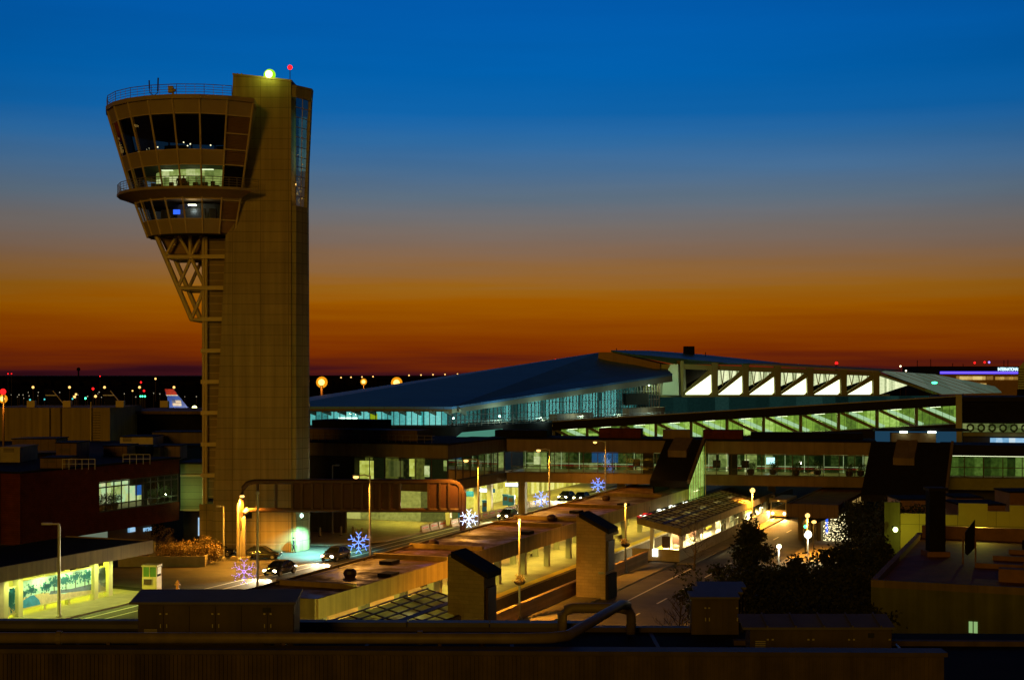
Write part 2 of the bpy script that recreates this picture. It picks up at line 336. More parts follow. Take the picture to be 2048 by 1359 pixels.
def town_glow():  # amber glow of the town lights, added as one lamp from the camera side
    l = bpy.data.lights.new('town_glow', 'SUN'); l.energy = .40; l.color = (1, .50, .02); l.angle = R(14)
    o = bpy.data.objects.new('town_glow', l); COL.objects.link(o)
    o.rotation_euler = Vector((.28, .88, -.20)).to_track_quat('-Z', 'Y').to_euler()
town_glow()
cd = bpy.data.cameras.new('camera'); cd.sensor_width = 36; cd.lens = 36*F/2048; cd.shift_y = -((1359/2-Y0))/2048*1.0
cd.clip_start = .5; cd.clip_end = 40000
cam = bpy.data.objects.new('camera', cd); COL.objects.link(cam); cam.location = (0, 0, CAMZ); cam.rotation_euler = (R(90), 0, 0); SC.camera = cam
SC.view_settings.view_transform = 'Standard'; SC.view_settings.look = 'None'; SC.view_settings.exposure = 0; SC.view_settings.gamma = 1
SC.render.engine = 'CYCLES'
cy = SC.cycles; cy.use_denoising = True; cy.max_bounces = 6; cy.diffuse_bounces = 3; cy.glossy_bounces = 3; cy.transparent_max_bounces = 12; cy.sample_clamp_indirect = 3; cy.sample_clamp_direct = 0; cy.caustics_reflective = False; cy.caustics_refractive = False
def point(loc, e, col, r=.15, name='lamp_light', spot=None, aim=None):
    if col is SOD and not spot: spot = 160          # cut-off street lantern: light goes downwards
    l = bpy.data.lights.new(name, 'SPOT' if spot else 'POINT'); l.energy = e; l.color = col; l.shadow_soft_size = r
    if spot: l.spot_size = R(spot); l.spot_blend = .6
    o = bpy.data.objects.new(name, l); COL.objects.link(o); o.location = loc
    if aim is not None: o.rotation_euler = (Vector(aim)-Vector(loc)).to_track_quat('-Z', 'Y').to_euler()
    return o
def area(loc, sx, sy, e, col, rz=0.0, name='lamp_light'):
    l = bpy.data.lights.new(name, 'AREA'); l.shape = 'RECTANGLE'; l.size = sx; l.size_y = sy; l.energy = e; l.color = col
    o = bpy.data.objects.new(name, l); COL.objects.link(o); o.location = loc; o.rotation_euler = (0, 0, rz); return o
# ================================================================ the setting
PIT = (60, 232, -50.0, -44.25, -1.15)
def setting():
    B = 20000; s0, s1, t0, t1, zb = PIT
    g = MB(W)
    for a in ((-B, B, -B, t0), (-B, B, t1, B), (-B, s0, t0, t1), (s1, B, t0, t1)):
        g.quad((a[0], a[2], 0), (a[1], a[2], 0), (a[1], a[3], 0), (a[0], a[3], 0))
    tag(g.build('ground', M['asphalt']), kind='structure')
    p = MB(W)
    p.quad((s0, t0, zb), (s1, t0, zb), (s1, t1, zb), (s0, t1, zb))
    for t in (t0, t1): p.quad((s0, t, zb), (s1, t, zb), (s1, t, 0), (s0, t, 0))
    for s in (s0, s1): p.quad((s, t0, zb), (s, t1, zb), (s, t1, 0), (s, t0, 0))
    tag(p.build('track_pit_ground', mat('track_ballast', (.05, .035, .022), .95, var=.5, scale=3, bump=.5)), kind='structure')
    fl = MB().quad((-9000, 700, .05), (9000, 700, .05), (9000, 15000, .05), (-9000, 15000, .05))
    tag(fl.build('airfield_field', M['field']), kind='structure')
    # rails
    r = MB(W)
    for t in (-48.9, -47.5): r.box(s0+2, s1-2, t-.04, t+.04, zb, zb+.16)
    for i in range(int((s1-s0-6)/.7)): r.box(s0+3+i*.7, s0+3.24+i*.7, -49.5, -46.9, zb-.05, zb+.06)
    tag(r.build('railway_track', mat('rail_steel', (.09, .06, .04), .5, .3)), 'steel railway track on sleepers beside the yellow platform edge', 'track')
    # roads
    rd = MB(W).quad((40, -80.4, .004), (420, -80.4, .004), (420, -61.5, .004), (40, -61.5, .004))
    rd.quad((118, -97, .004), (150, -97, .004), (156, -80.4, .004), (116, -80.4, .004))
    tag(rd.build('road', M['road']), kind='structure')
    rb = MB(W).quad((40, -41.2, .004), (420, -41.2, .004), (420, -30.5, .004), (40, -30.5, .004))
    tag(rb.build('road', M['road']), kind='structure')
    mk = MB(W)
    for t in (-79.2, -77.5): mk.quad((60, t-.09, .008), (260, t-.09, .008), (260, t+.09, .008), (60, t+.09, .008))  # two long stripes painted where headlight trails run, standing in for them
    for i in range(24): mk.quad((70+i*8, -74.1, .008), (73+i*8, -74.1, .008), (73+i*8, -73.97, .008), (70+i*8, -73.97, .008))
    mk.quad((60, -38.7, .008), (150, -38.7, .008), (150, -38.5, .008), (60, -38.5, .008))
    for i in range(20): mk.quad((72+i*9, -35.7, .008), (75.5+i*9, -35.7, .008), (75.5+i*9, -35.52, .008), (72+i*9, -35.52, .008))
    tag(mk.build('road_marking_and_trails', M['white']), kind='structure')
    # pavements (0.13 m kerbs)
    def pave(pts, nm='pavement', m=M['walk'], h=.13):
        b = MB(W); b.prism([(s, t, -.02) for s, t in pts], (0, 0, h+.02)); tag(b.build(nm, m), kind='structure')
    pave([(80, -92), (115.5, -92), (113.5, -80.4), (80, -80.4)])
    pave([(152, -99), (420, -99), (420, -80.4), (160, -80.4), (153.5, -85)])
    pave([(62, -44.0), (153, -44.0), (153, -41.2), (62, -41.2)])
    pave([(153, -40.9), (330, -40.9), (330, -39.2), (153, -39.2)])
    pave([(62, -30.5), (230, -30.5), (230, -24), (62, -24)])
    pave([(76, -60.6), (226, -60.6), (226, -50.05), (76, -50.05)], 'platform_floor', M['platform'], .18)
    pave([(155.2, -46.7), (226, -46.7), (226, -41.45), (155.2, -41.45)], 'platform_floor', M['platform'], .18)
    y = MB(W).box(76, 226, -51.0, -50.06, .16, .186); tag(y.build('platform_edge_marking', M['yellow']), kind='structure')
    y = MB(W).box(155.3, 226, -46.69, -45.8, .16, .186); tag(y.build('platform_edge_marking', M['yellow']), kind='structure')
    # distant woodland: one dark mass with an uneven top
    rnd = random.Random(3); t = MB()
    for k in range(700):
        x = -1700+3200*k/700+rnd.uniform(-5, 5); y = 2700+rnd.uniform(-80, 80); h = 11+2.2*math.sin(x*.012)+rnd.uniform(-1.5, 2.2)
        t.ball((x, y, h*.4), 1, 10, 9, h*.6, 7, 4)
    tag(t.build('treeline', M['farwood']), 'low dark woodland across the far edge of the airfield', 'woodland', kind='stuff')
    h = MB()
    n = 60
    for i in range(n):
        xa, xb = -5200+8200*i/n, -5200+8200*(i+1)/n
        za, zb2 = [8+7*math.sin(x*.0011+1)+3*math.sin(x*.0043) for x in (xa, xb)]
        h.prism([(xa, 6200, 0), (xb, 6200, 0), (xb, 6500, max(2, zb2+5)), (xa, 6500, max(2, za+5))], (0, 700, 0))
    tag(h.build('hills', M['farwood']), kind='structure')
setting()

# ================================================================ control tower
M['e_tube2b'] = emis('office_ceiling_lamp', (.9, 1, .6), 1.4)
def tower():
    T = thing('control_tower', 'tall concrete airport control tower with a glazed cab cantilevered from its left side', 'control tower', (-30.5, 172, 0))
    # slab: battered left edge, sloping top
    zt0, zt1 = 21+(748-150)*168/F, 21+(748-163)*168/F
    X = lambda px, Y=168: (px-1024)/F*Y
    sl = MB(); lo = [(X(422), 168, 0), (X(583), 168, 0), (X(583)+.3, 177, 0), (X(422)+.3, 177, 0)]
    hi = [(X(466), 168, zt0), (X(582), 168, zt1), (X(582)+.3, 177, zt1), (X(466)+.3, 177, zt0)]
    sl.frust(lo, hi); sl.build('shaft', M['conc'], T)
    cp = MB(); cp.frust([(p[0]+(-.06 if i in (0, 3) else .06), p[1]+(-.06 if i < 2 else .06), p[2]+.003) for i, p in enumerate(hi)], [(p[0]+(-.06 if i in (0, 3) else .06), p[1]+(-.06 if i < 2 else .06), p[2]+.22) for i, p in enumerate(hi)]); cp.build('parapet_cap', M['panel'], T)
    # right hand wing with the glazed stair
    zr = 21+(748-176)*170/F
    prof = [(0, 617), (21+(748-415)*170/F, 614.5), (21+(748-330)*170/F, 616), (21+(748-200)*170/F, 622), (zr, 624)]
    fr, bk = [], []
    def wing(x0px, y0, x1px, y1, z0, z1, x1b): pass
    w = MB(); WY = 170.4
    xl = X(583)+.004
    for i in range(len(prof)-1):
        (za, pa), (zb, pb) = prof[i], prof[i+1]
        xa, xb = X(pa, WY), X(pb, WY)
        if i in (1, 2): # behind the glass the wing is open: back and outer skin only
            w.frust([(xa-.25, WY, za), (xa, WY, za), (xa, WY+1.3, za), (xa-.25, WY+1.3, za)], [(xb-.25, WY, zb), (xb, WY, zb), (xb, WY+1.3, zb), (xb-.25, WY+1.3, zb)])
            w.frust([(xl, WY+.8, za), (xa-.25, WY+.8, za), (xa-.25, WY+1.3, za), (xl, WY+1.3, za)], [(xl, WY+.8, zb), (xb-.25, WY+.8, zb), (xb-.25, WY+1.3, zb), (xl, WY+1.3, zb)])
        else:
            w.frust([(xl, 168.25, za), (xl+.5, 168.25, za), (xa, WY, za), (xa, WY+1.3, za), (xl, WY+1.3, za)], [(xl, 168.25, zb), (xl+.5, 168.25, zb), (xb, WY, zb), (xb, WY+1.3, zb), (xl, WY+1.3, zb)])
    w.build('stair_wing', M['conc_side'], T)
    za, zb = prof[1][0], prof[3][0]
    g = MB(); rows = 11
    def edge(z, k):  # glass plane from the slab corner to the outer skin
        px = 614.5+(z-za)/(zb-za)*7.5; xo = X(px, WY)-.25
        return (xl+.5+(xo-xl-.5)*k, 168.25+(WY-168.25)*k, z)
    for k in range(2):
        a, b = k*.5, k*.5+.5
        g.quad(edge(za, a), edge(za, b), edge(zb, b), edge(zb, a))
    gs = g.build('stair_window', M['g_stair'], T)
    f = MB()
    for i in range(rows+1):
        z = za+(zb-za)*i/rows
        f.tube(edge(z, -.03), edge(z, 1.02), .06, n=4)
    f.tube(edge(za, .5), edge(zb, .5), .05, n=4)
    f.build('window_frame', M['beam'], gs)
    i1 = MB(); zc0, zc1 = 21+(748-345)*172/F, 21+(748-238)*172/F
    i1.box(xl+.45, xl+1.35, 170.75, 170.9, zc0, zc1); i1.build('lit_stairwell', M['r_teal'], T)
    rn = random.Random(4); b = MB()
    for _ in range(26):
        z = za+(zb-za)*abs(rn.gauss(0, .3)) % 1 if False else za+(zb-za)*min(.95, abs(rn.gauss(.05, .32)))
        k = rn.uniform(.15, .85); q = edge(z, k); b.ball((q[0]-.25, q[1]+.3, q[2]), rn.uniform(.05, .11), n=6, m=4)
    b.build('reflection_dot', M['e_amber'], T)  # added glowing dots that imitate warm lamp reflections in the stair glass
    ln = MB().box(xl+.05, X(614.5, 176.5)+.03, 169, 177.52, 21+(748-452)*170/F, za-.01) if False else None
    # left recess wing with columns and beams under the cab
    xe = X(405, 170)
    rc = MB(); rc.frust([(xe+.3, 170, 6.2), (X(430), 170, 6.2), (X(430), 176, 6.2), (xe+.3, 176, 6.2)], [(xe+.3, 170, 37.3), (X(452), 170, 37.3), (X(452), 176, 37.3), (xe+.3, 176, 37.3)])
    rc.build('recessed_wall', mat('recess_panels', (.30, .22, .11), .8, var=.12, scale=.4, joints=(30, .92, 0, .05, 1.6)), T)
    bs = MB(); bs.box(xe-.15, X(425), 169.0, 176.5, 0, 5.6); bs.build('base_wall', M['conc'], T)
    for px in (407, 412.5):
        c = MB(); x = X(px, 169.6); c.tube((x, 169.6, 5.6), (x, 169.6, 37.4), .17, n=8); c.build('column', M['beam'], T)
    for y, px in ((513, 449), (575.5, 446), (638, 443), (701, 440), (763, 437), (825, 433), (888, 430), (950, 426)):
        z = 21+(748-y)*169.4/F; b = MB().box(xe-.05, X(px), 169.25, 169.9, z-.24, z+.24); b.build('cross_beam', M['beam'], T)
    # bracket truss
    def tp(zx, zy, Y): return P(220+zx/4, 420+zy/4, Y)
    mem = [(360, 180, 655, 875, .30), (360, 185, 745, 185, .24), (540, 190, 450, 355, .2), (540, 190, 640, 365, .2), (740, 190, 650, 365, .2), (640, 185, 642, 375, .22), (455, 375, 745, 375, .3), (650, 385, 550, 605, .22), (650, 385, 748, 590, .22),
           (560, 625, 745, 625, .28), (748, 640, 655, 865, .22), (645, 875, 748, 878, .22), (748, 185, 748, 880, .22)]
    bk_ = lambda p, Y: (p[0], Y, p[2])
    for Yp in (170.3, 175.6):
        for a in mem:
            m = MB().tube(bk_(tp(a[0], a[1], 170.3), Yp), bk_(tp(a[2], a[3], 170.3), Yp), a[4]*1.0, n=6); m.build('truss_member', M['beam'], T)
    for q in ((360, 185), (455, 375), (560, 625), (650, 875)):
        m = MB().tube(tp(q[0], q[1], 170.3), bk_(tp(q[0], q[1], 170.3), 175.6), .22, n=6); m.build('truss_member', M['beam'], T)
    m = MB().tube(tp(455, 380, 175.6), tp(748, 380, 170.3), .16, n=6); m.build('truss_member', M['beam'], T)
    pb = MB(); pb.prism([tp(385, 190, 171.2), tp(735, 190, 171.2), tp(735, 350, 171.2), tp(462, 350, 171.2)], (0, 3.6, 0)); pb.build('truss_soffit_box', M['louver'], T)
    # ---- cab
    cx, cyy = (416-1024)/F*174, 174.0; K = 174/F
    def ring(R_, z, th): a = R(th); return (cx+R_*math.sin(a), cyy-R_*math.cos(a), z)
    Zt, Zm = 52.4, 37.55
    prz = [(52.4, 194*K), (42.6, 147*K), (37.55, 117*K)]
    def rad(z):
        for (za_, ra), (zb_, rb_) in zip(prz, prz[1:]):
            if z >= zb_-1e-6: return rb_+(ra-rb_)*(z-zb_)/(za_-zb_)
        return prz[-1][1]
    TH = [37.5-15*i for i in range(17)]      # facets from the louvred end round to the back
    def band(z0, z1, ths, off=0.0):
        b = MB()
        for t in ths: b.quad(ring(rad(z0)+off, z0, t), ring(rad(z0)+off, z0, t-15), ring(rad(z1)+off, z1, t-15), ring(rad(z1)+off, z1, t))
        return b
    def disc(z, r, dz, cut=True):
        pts = [ring(r, z, t) for t in TH]; 
        if cut: pts += [(cx+2, 179, z), (X(470)+.1, 176, z), (ring(r, z, 37.5)[0]-.3, 168.02, z)]
        return MB().prism(pts, (0, 0, dz))
    allf = TH[:-1]; front = [t for t in allf if t != 37.5]
    disc(52.4, rad(52.4)+.25, .5).build('cab_roof', M['panel'], T)
    band(50.85, 52.4, allf).build('fascia_panel', M['panel'], T)
    band(45.25, 46.9, front).build('spandrel_panel', M['panel'], T)
    band(37.55, 39.2, front).build('spandrel_panel', M['panel'], T)
    band(41.45, 42.3, allf).build('spandrel_panel', M['panel'], T)
    def glaz(nm, z0, z1, mt):
        gl = band(z0, z1, front, -.05).build(nm, mt, T)
        fm = MB()
        for z in (z0, z1):
            for t in front: fm.tube(ring(rad(z), z, t), ring(rad(z), z, t-15), .06, n=4)
        fm.build('window_frame', M['beam'], gl); return gl
    glaz('cab_window', 46.9, 50.85, M['g_dark']); glaz('office_window', 42.75, 45.25, M['g_clear']); glaz('lower_window', 39.2, 41.45, M['g_clear'])
    mu = MB()
    for t in TH:
        for z0, z1 in ((42.6, 52.4), (37.55, 42.6)): mu.tube(ring(rad(z0)+.05, z0, t), ring(rad(z1)+.05, z1, t), .11, n=5)
    mu.build('mullion', M['beam'], T)
    # louvred end facet
    for z0, z1 in ((45.4, 46.9), (47.1, 48.7), (48.9, 50.7), (39.0, 41.2)):
        lv = MB(); n = int((z1-z0)/.16)
        for i in range(n):
            z = z0+(z1-z0)*i/n
            lv.quad(ring(rad(z)-.02, z, 37.2), ring(rad(z)-.02, z, 22.8), ring(rad(z)-.1, z+.12, 22.8), ring(rad(z)-.1, z+.12, 37.2))
        lv.build('louvre_panel', M['louver'], T)
    band(45.25, 50.85, [37.5], -.16).build('louvre_backing', M['louver'], T)
    band(37.55, 41.45, [37.5], -.16).build('louvre_backing', M['louver'], T)
    band(42.6, 45.25, [37.5], -.05).build('end_window', M['cglass'], T)
    for z in (45.3, 47.0, 48.8, 50.8, 39.1, 41.35):
        lf = MB().tube(ring(rad(z)+.02, z, 37.5), ring(rad(z)+.02, z, 22.5), .1, n=4)
        lf.build('louvre_frame', M['beam'], T)
    rw = MB()  # return wall from the louvred end back to the shaft
    for z0, z1 in ((42.6, 52.4), (37.55, 42.6)):
        a, b2 = ring(rad(z0)-.01, z0, 37.5), ring(rad(z1)-.01, z1, 37.5); rw.quad(a, (a[0]-.2, 168.05, z0), (b2[0]-.2, 168.05, z1), b2)
    rw.build('return_wall', M['panel'], T)
    # floors, core and what is inside
    for z in (37.55, 42.3, 45.6, 46.7):
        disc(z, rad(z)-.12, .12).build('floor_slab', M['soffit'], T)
    core = MB(); core.prism([ring(6.2, 42.45, t) for t in TH]+[(cx+2, 177, 42.45)], (0, 0, 2.75)); core.build('office_wall', M['r_green'], T)
    lc = MB(); lc.prism([ring(4.6, 37.7, t) for t in TH]+[(cx+1.5, 177, 37.7)], (0, 0, 3.6)); lc.build('equipment_room_wall', mat('room_grey_wall', (.25, .3, .34), .8), T)
    rn = random.Random(9); d = MB()
    for i in range(30):
        t = rn.uniform(-80, 35); r_ = rn.uniform(6.2, 7.6); d.cbox(ring(r_, 42.45, t), rn.uniform(.4, 1.0), .5, rn.uniform(.5, 1.3))
    for i in range(9):
        t = rn.uniform(-80, 25); d.cbox(ring(8.2, 46.85, t), rn.uniform(.8, 1.6), .6, .8)
    d.build('desk', M['black'], T)
    cl = MB()
    for t in (-30, 12): q = ring(7.0, 45.0, t); cl.cbox(q, 1.3, .4, .08)
    cl.build('ceiling_light', M['e_tube2b'], T)
    q = ring(6.5, 40.85, -4); MB().cbox(q, .9, .5, .12).build('ceiling_light', M['e_white'], T)
    point(ring(6.2, 40.3, -4), 40, (.8, .95, 1), .1)
    for t, w_ in ((-9, 1.4), (3, 1.2), (18, .8), (-45, 1.5)): MB().cbox(ring(5.6, 37.7, t), w_, .6, 2.9).build('equipment_rack', M['black'], T)
    q = ring(6.3, 39.6, -23); MB().cbox((q[0], q[1], 39.9), .8, .1, .55).build('monitor', M['e_screen'], T)
    cb = MB()
    for t, z in ((-52, 47.35), (-40, 47.4), (-37, 47.5), (-30, 47.35), (-28, 47.5), (-3, 47.5), (-6, 47.9), (-1, 47.7), (14, 47.6), (-60, 47.2), (-70, 47.4)): cb.ball(ring(9.2*.97, z, t), .085, n=6, m=4)
    cb.build('console_light', M['e_wfar'], T)
    rc2 = MB()
    for t, z, s_ in ((-38, 49.9, .28), (-36, 49.8, .2), (-80, 49.5, .2), (-79, 48.7, .25), (-78, 48.3, .3), (-77, 47.9, .35), (-80, 49.0, .12)): rc2.ball(ring(rad(z)-.4, z, t), s_*.7, n=6, m=4)
    rc2.build('cab_task_light', M['e_amber'], T)
    for t in (-38, 2): pass
    # balcony with railing
    rb = 176*K
    pts = [ring(rb, 42.33, t) for t in [45-15*i for i in range(11)]]; inn = [ring(rad(42.4)-.05, 42.33, t) for t in [37.5-15*i for i in range(10)]][::-1]
    MB().prism(pts+inn, (0, 0, .32)).build('balcony_deck', M['panel'], T)
    MB().frust([ring(rad(41.6), 41.6, t) for t in [37.5-15*i for i in range(10)]]+[(cx-2, 176, 41.6)], [ring(rb-.15, 42.32, t) for t in [40-15*i for i in range(10)]]+[(cx-2, 176, 42.32)]).build('balcony_soffit', M['louver'], T)
    def railing(r, z, ths, h, n):
        b = MB()
        for hh in [h*(i+1)/n for i in range(n)]:
            b.path([ring(r, z+hh, t) for t in ths], .028 if hh < h else .045, 5)
        for i, t in enumerate(ths):
            b.tube(ring(r, z, t), ring(r, z+h, t), .035, n=5)
            if i < len(ths)-1:
                a, c = ring(r, z, t), ring(r, z, ths[i+1])
                for k in (1/3, 2/3): q = tuple(a[j]+(c[j]-a[j])*k for j in range(3)); b.tube(q, (q[0], q[1], q[2]+h), .022, n=4)
        return b
    railing(rb-.1, 42.65, [45-15*i for i in range(11)], 1.1, 4).build('railing', M['rail'], T)
    railing(rad(52.4)+.1, 52.9, [25-15*i for i in range(17)], 1.15, 4).build('railing', M['rail'], T)
    # roof gear
    def on(px, ybot, Y=170): return P(px, ybot, Y)
    an = MB(); a = on(308, 200); a = (a[0], a[1], 52.9); an.tube(a, (a[0], a[1], 54.3), .1, n=6); an.path([(a[0]-.55, a[1], 55.2), (a[0]-.5, a[1], 54.6), (a[0], a[1], 54.3), (a[0]+.45, a[1], 54.6), (a[0]+.5, a[1], 55.2)], .05, 6)
    an.tube((a[0]-.55, a[1], 55.1), (a[0]-.58, a[1], 56.1), .08, n=6); an.tube((a[0]+.45, a[1], 54.8), (a[0]+.5, a[1], 56.4), .09, n=6); an.build('antenna_fork', M['black'], T)
    rd = MB(); a = on(346, 200); rd.tube((a[0], a[1], 52.9), (a[0], a[1], 55.2), .13, n=6); rd.cbox((a[0]-.25, a[1], 54.6), .55, .5, .8); rd.ball((a[0]+.15, a[1], 54.9), .22, n=8); rd.build('radar_box', M['beam'], T)
    sm = MB()
    for px, h in ((326, 1.2), (368, .9), (375, 1.3), (382, .6)): a = on(px, 200); sm.tube((a[0], a[1], 52.9), (a[0], a[1], 52.9+h), .07, n=6); sm.ball((a[0], a[1], 52.9+h*.6), .22, n=8)
    sm.build('weather_sensor', M['gsteel'], T)
    ws = MB(); a = P(478, 148, 170)
    for dx in (-.12, .2): ws.tube((a[0]+dx, 170, zt0), (a[0]+dx*1.6, 170, zt0+.55), .05, n=5); ws.ball((a[0]+dx*1.6, 170, zt0+.55), .1, n=6)
    ws.build('floodlight_pair', M['gsteel'], T)
    a = P(540, 152, 168.6); MB().tube((a[0], 168.6, 56), (a[0], 168.6, a[2]), .15, n=8).build('beacon_post', M['black'], T)
    bl = MB().ball((a[0], 167.8, a[2]+.05), .42, n=14, m=8).build('beacon_lamp', M['e_beacon'], T); MB().ball((a[0], 168.35, a[2]+.05), .72, 1, .5, 1, n=16, m=8).build('glow_halo', M['e_bring'], bl)  # the wide flattened ball is an added glow halo round the beacon
    point((a[0], 167.2, a[2]+.1), 150, (.75, 1, .1), .5)
    a = P(580, 163, 171); b2 = P(580, 135, 171); m_ = MB().tube((a[0], 171, a[2]-.3), b2, .045, n=6).build('lamp_mast', M['black'], T)
    MB().ball(b2, .3, n=10).build('obstruction_lamp', M['e_red'], m_)
    # wall lamp by the door
    a = P(598, 1028, 169.4); wl = MB().cbox((a[0]+.1, a[1], a[2]-.1), .5, .5, .3).build('wall_lamp', M['black'], T)
    MB().ball((a[0]+.3, a[1]-.2, a[2]-.12), .24, n=10).build('lamp_lens', M['e_cyan'], wl)
    point((a[0]+1.9, a[1]-2.2, a[2]-.4), 9000, (.30, 1, .92), .1, spot=140)
    sg = MB().box(X(490), X(504), 167.94, 167.99, 4.0, 4.7).build('door_sign', M['droof'], T)
    return T, ring, cx, cyy
TOWER, ring_, cabx, caby = tower()
# ================================================================ railway station
M['cwhite'] = mat('white_painted_column', (.75, .70, .55), .5, var=.08)
def station():
    # long flat platform canopy
    s0, s1, ta, tb, zt = 91.5, 207, -59.9, -51.6, 4.6
    tl = lambda s: -58.4-.0252*(s-92)
    T = thing('platform_canopy', 'long flat concrete station roof on columns above the yellow edged platform', 'station canopy', W(140, -56, .18))
    MB(W).prism([(s0, tl(s0), 4.1), (s1, tl(s1), 4.1), (s1, tb, 4.1), (s0, tb, 4.1)], (0, 0, .35)).build('roof_deck', M['roof_tar'], T)
    MB(W).box(s0-.1, s1, tb+.003, tb+.2, 3.1, zt).build('fascia', M['fascia'], T)
    MB(W).prism([(s0-.1, tl(s0)-.2, 3.3), (s1, tl(s1)-.2, 3.3), (s1, tl(s1)-.003, 3.3), (s0-.1, tl(s0)-.003, 3.3)], (0, 0, 1.27)).build('fascia', M['fascia'], T)
    MB(W).box(s0-.3, s0-.103, tl(s0), tb, 3.1, zt).build('fascia', M['fascia'], T)
    for (s, t) in [(s0+4+7.1*i, t) for i in range(16) for t in (-53.4, -57.4)]:
        c = MB(W).box(s-.28, s+.28, t-.28, t+.28, .18, 3.85).box(s-.2, s+.2, t-.9, t+.9, 3.85, 4.1); c.build('column', M['tbrick'] if False else M['wing'], T)
    for s in (97.5, 115, 123, 145, 152, 168, 185):
        MB(W).box(s-.25, s+.25, tl(s)+.02, tb-.01, 4.453, 4.85).build('roof_upstand_beam', M['fascia'], T)
    rn = random.Random(5)
    for s in (103, 124, 151, 178):
        t = rn.choice((-58.6, -57.2, -55)); v = MB(W); b = W(s, t, 4.45)
        v.lathe((0, 0, 0), [(.25, 0), (.25, .5), (.55, .6), (.6, .85), (.2, 1.05)], 10) if False else None
        v = MB().lathe(b, [(.42, 0), (.55, .3), (.5, .55), (.3, .7), (.1, .74)], 10); v.build('roof_vent', M['dsteel'], T)
    for s, t in ((104, -53), (111, -56.4), (137, -53.6), (160, -56), (171, -53.5)):
        MB(W).box(s, s+1.6, t, t+1.2, 4.453, 4.75).build('skylight_kerb', M['droof'], T)
    for s in [s0+7.5+7.1*i for i in range(15)]:
        f = MB(W).box(s-.7, s+.7, -55.75, -55.45, 3.98, 4.09); f.build('ceiling_light', M['e_tube'], T)
        a = W(s, -55.6, 3.85); point(a, 1700, (1, .80, .10), .12, spot=128)
    # pipe rail along the left roof edge
    r = MB(W); r.tube((s0, tl(s0)+.3, 4.72), (s1, tl(s1)+.3, 4.72), .08, n=6)
    for i in range(23): r.tube((s0+1+i*5, tl(s0+1+i*5)+.3, 4.45), (s0+1+i*5, tl(s0+1+i*5)+.3, 4.7), .05, n=5)
    r.build('edge_pipe', M['pipe'], T)
    # drooping swags of dead festoon cable on the fascias
    sw = MB(W)
    for s in (117, 141, 163, 187):
        for k in (0, 1): sw.path([(s+k*2.2, tl(s)-.28, 4.5), (s+1.1, tl(s)-.28, 3.5)], .05, 4)
    sw.build('hanging_chain', M['black'], T)
    # waiting benches, bins, ticket machines on platform
    def bench(loc, first=[None]):
        if first[0] is None:
            b = thing('platform_bench', 'concrete block bench on the platform under the long station roof', 'bench', loc, math.pi/2-UA, 'benches on the platform'); first[0] = b
            L = lambda x, y, z: (loc[0]+x*math.cos(math.pi/2-UA)-y*math.sin(math.pi/2-UA), loc[1]+x*math.sin(math.pi/2-UA)+y*math.cos(math.pi/2-UA), loc[2]+z)
            MB(L).box(-1, 1, -.3, .3, .38, .5).build('seat', M['kerb'], b); MB(L).box(-.9, -.7, -.25, .25, 0, .38).build('leg', M['kerb'], b); MB(L).box(.7, .9, -.25, .25, 0, .38).build('leg', M['kerb'], b)
            MB(L).box(-1, 1, .24, .32, .5, .95).build('backrest', M['dsteel'], b)
        else: dup(first[0], loc)
    for s, t in ((122, -57.8), (129, -57.9), (136, -57.7), (150, -57.9), (171, -54)): bench(W(s+2, t, .18))
    b = thing('litter_bin', 'round dark litter bin on the platform behind the brick stair block', 'litter bin', W(160.5, -52.3, .18))
    MB().lathe(W(160.5, -52.3, .18), [(.28, 0), (.33, .1), (.33, .85), (.36, .9)], 12).build('body', M['black'], b); MB().lathe(W(160.5, -52.3, 1.08), [(.36, 0), (.3, .15), (.05, .2)], 12).build('lid', M['dsteel'], b)
    p = thing('hanging_sign', 'red light box sign hanging under the far end of the station roof', 'sign', W(176, -51.2, 2.6))
    MB(W).box(175.4, 175.6, -52.2, -50.3, 2.6, 3.25).build('face', M['e_redsign'], p); MB(W).box(175.3, 175.38, -51.8, -50.8, 2.82, 2.98).build('light_bar', M['e_sign'], p)
    for t in (-51.9, -50.6): MB(W).tube((175.5, t, 3.25), (175.5, t, 4.1), .03).build('hanger', M['dsteel'], p)
    for s, t, w_ in ((184, -50.9, 2.2), (190, -50.7, 2.6), (196, -50.8, 1.6)):
        x = tag(MB(W).box(s, s+.15, t-w_/2, t+w_/2, 2.1, 3.0).build('light_box', M['e_sign']), 'white light box hanging under the far end of the station roof', 'light box', 'white light boxes beneath the station roof')
    # low wall beside the track (near part)
    lw = MB(W).box(62, 152, -44.2, -44.0, 0, 1.35).box(62, 152, -44.3, -43.9, 1.353, 1.45)
    tag(lw.build('trackside_wall', M['tbrick']), 'long low brown wall between the track pit and the pavement', 'wall')
    # sloped glass canopies
    def gcanopy(name, label, sa, sb, tl, tr, zl, zr, tail, lights):
        G_ = thing(name, label, 'canopy', W((sa+sb)/2, (tl+tr)/2, 0))
        zz = lambda t: zl+(zr-zl)*(t-tl)/(tr-tl)
        MB(W).prism([(sa, tl, zl), (sb, tl, zl), (sb, tr, zr), (sa, tr, zr)], (0, 0, .05)).build('roof_panel', M['translu'], G_)
        f = MB(W); n = int((sb-sa)/2.1)
        for i in range(n+1):
            s = sa+(sb-sa)*i/n; w_ = .06
            f.prism([(s-w_, tl, zl+.054), (s+w_, tl, zl+.054), (s+w_, tr, zr+.054), (s-w_, tr, zr+.054)], (0, 0, .09))
        for k in range(6):
            t = tl+(tr-tl)*k/5; w_ = .06 if k != 3 else .18
            f.prism([(sa, t-w_, zz(t-w_)+.15), (sb, t-w_, zz(t-w_)+.15), (sb, t+w_, zz(t+w_)+.15), (sa, t+w_, zz(t+w_)+.15)], (0, 0, .06))
        f.build('glazing_bar_frame', M['dsteel'], G_)
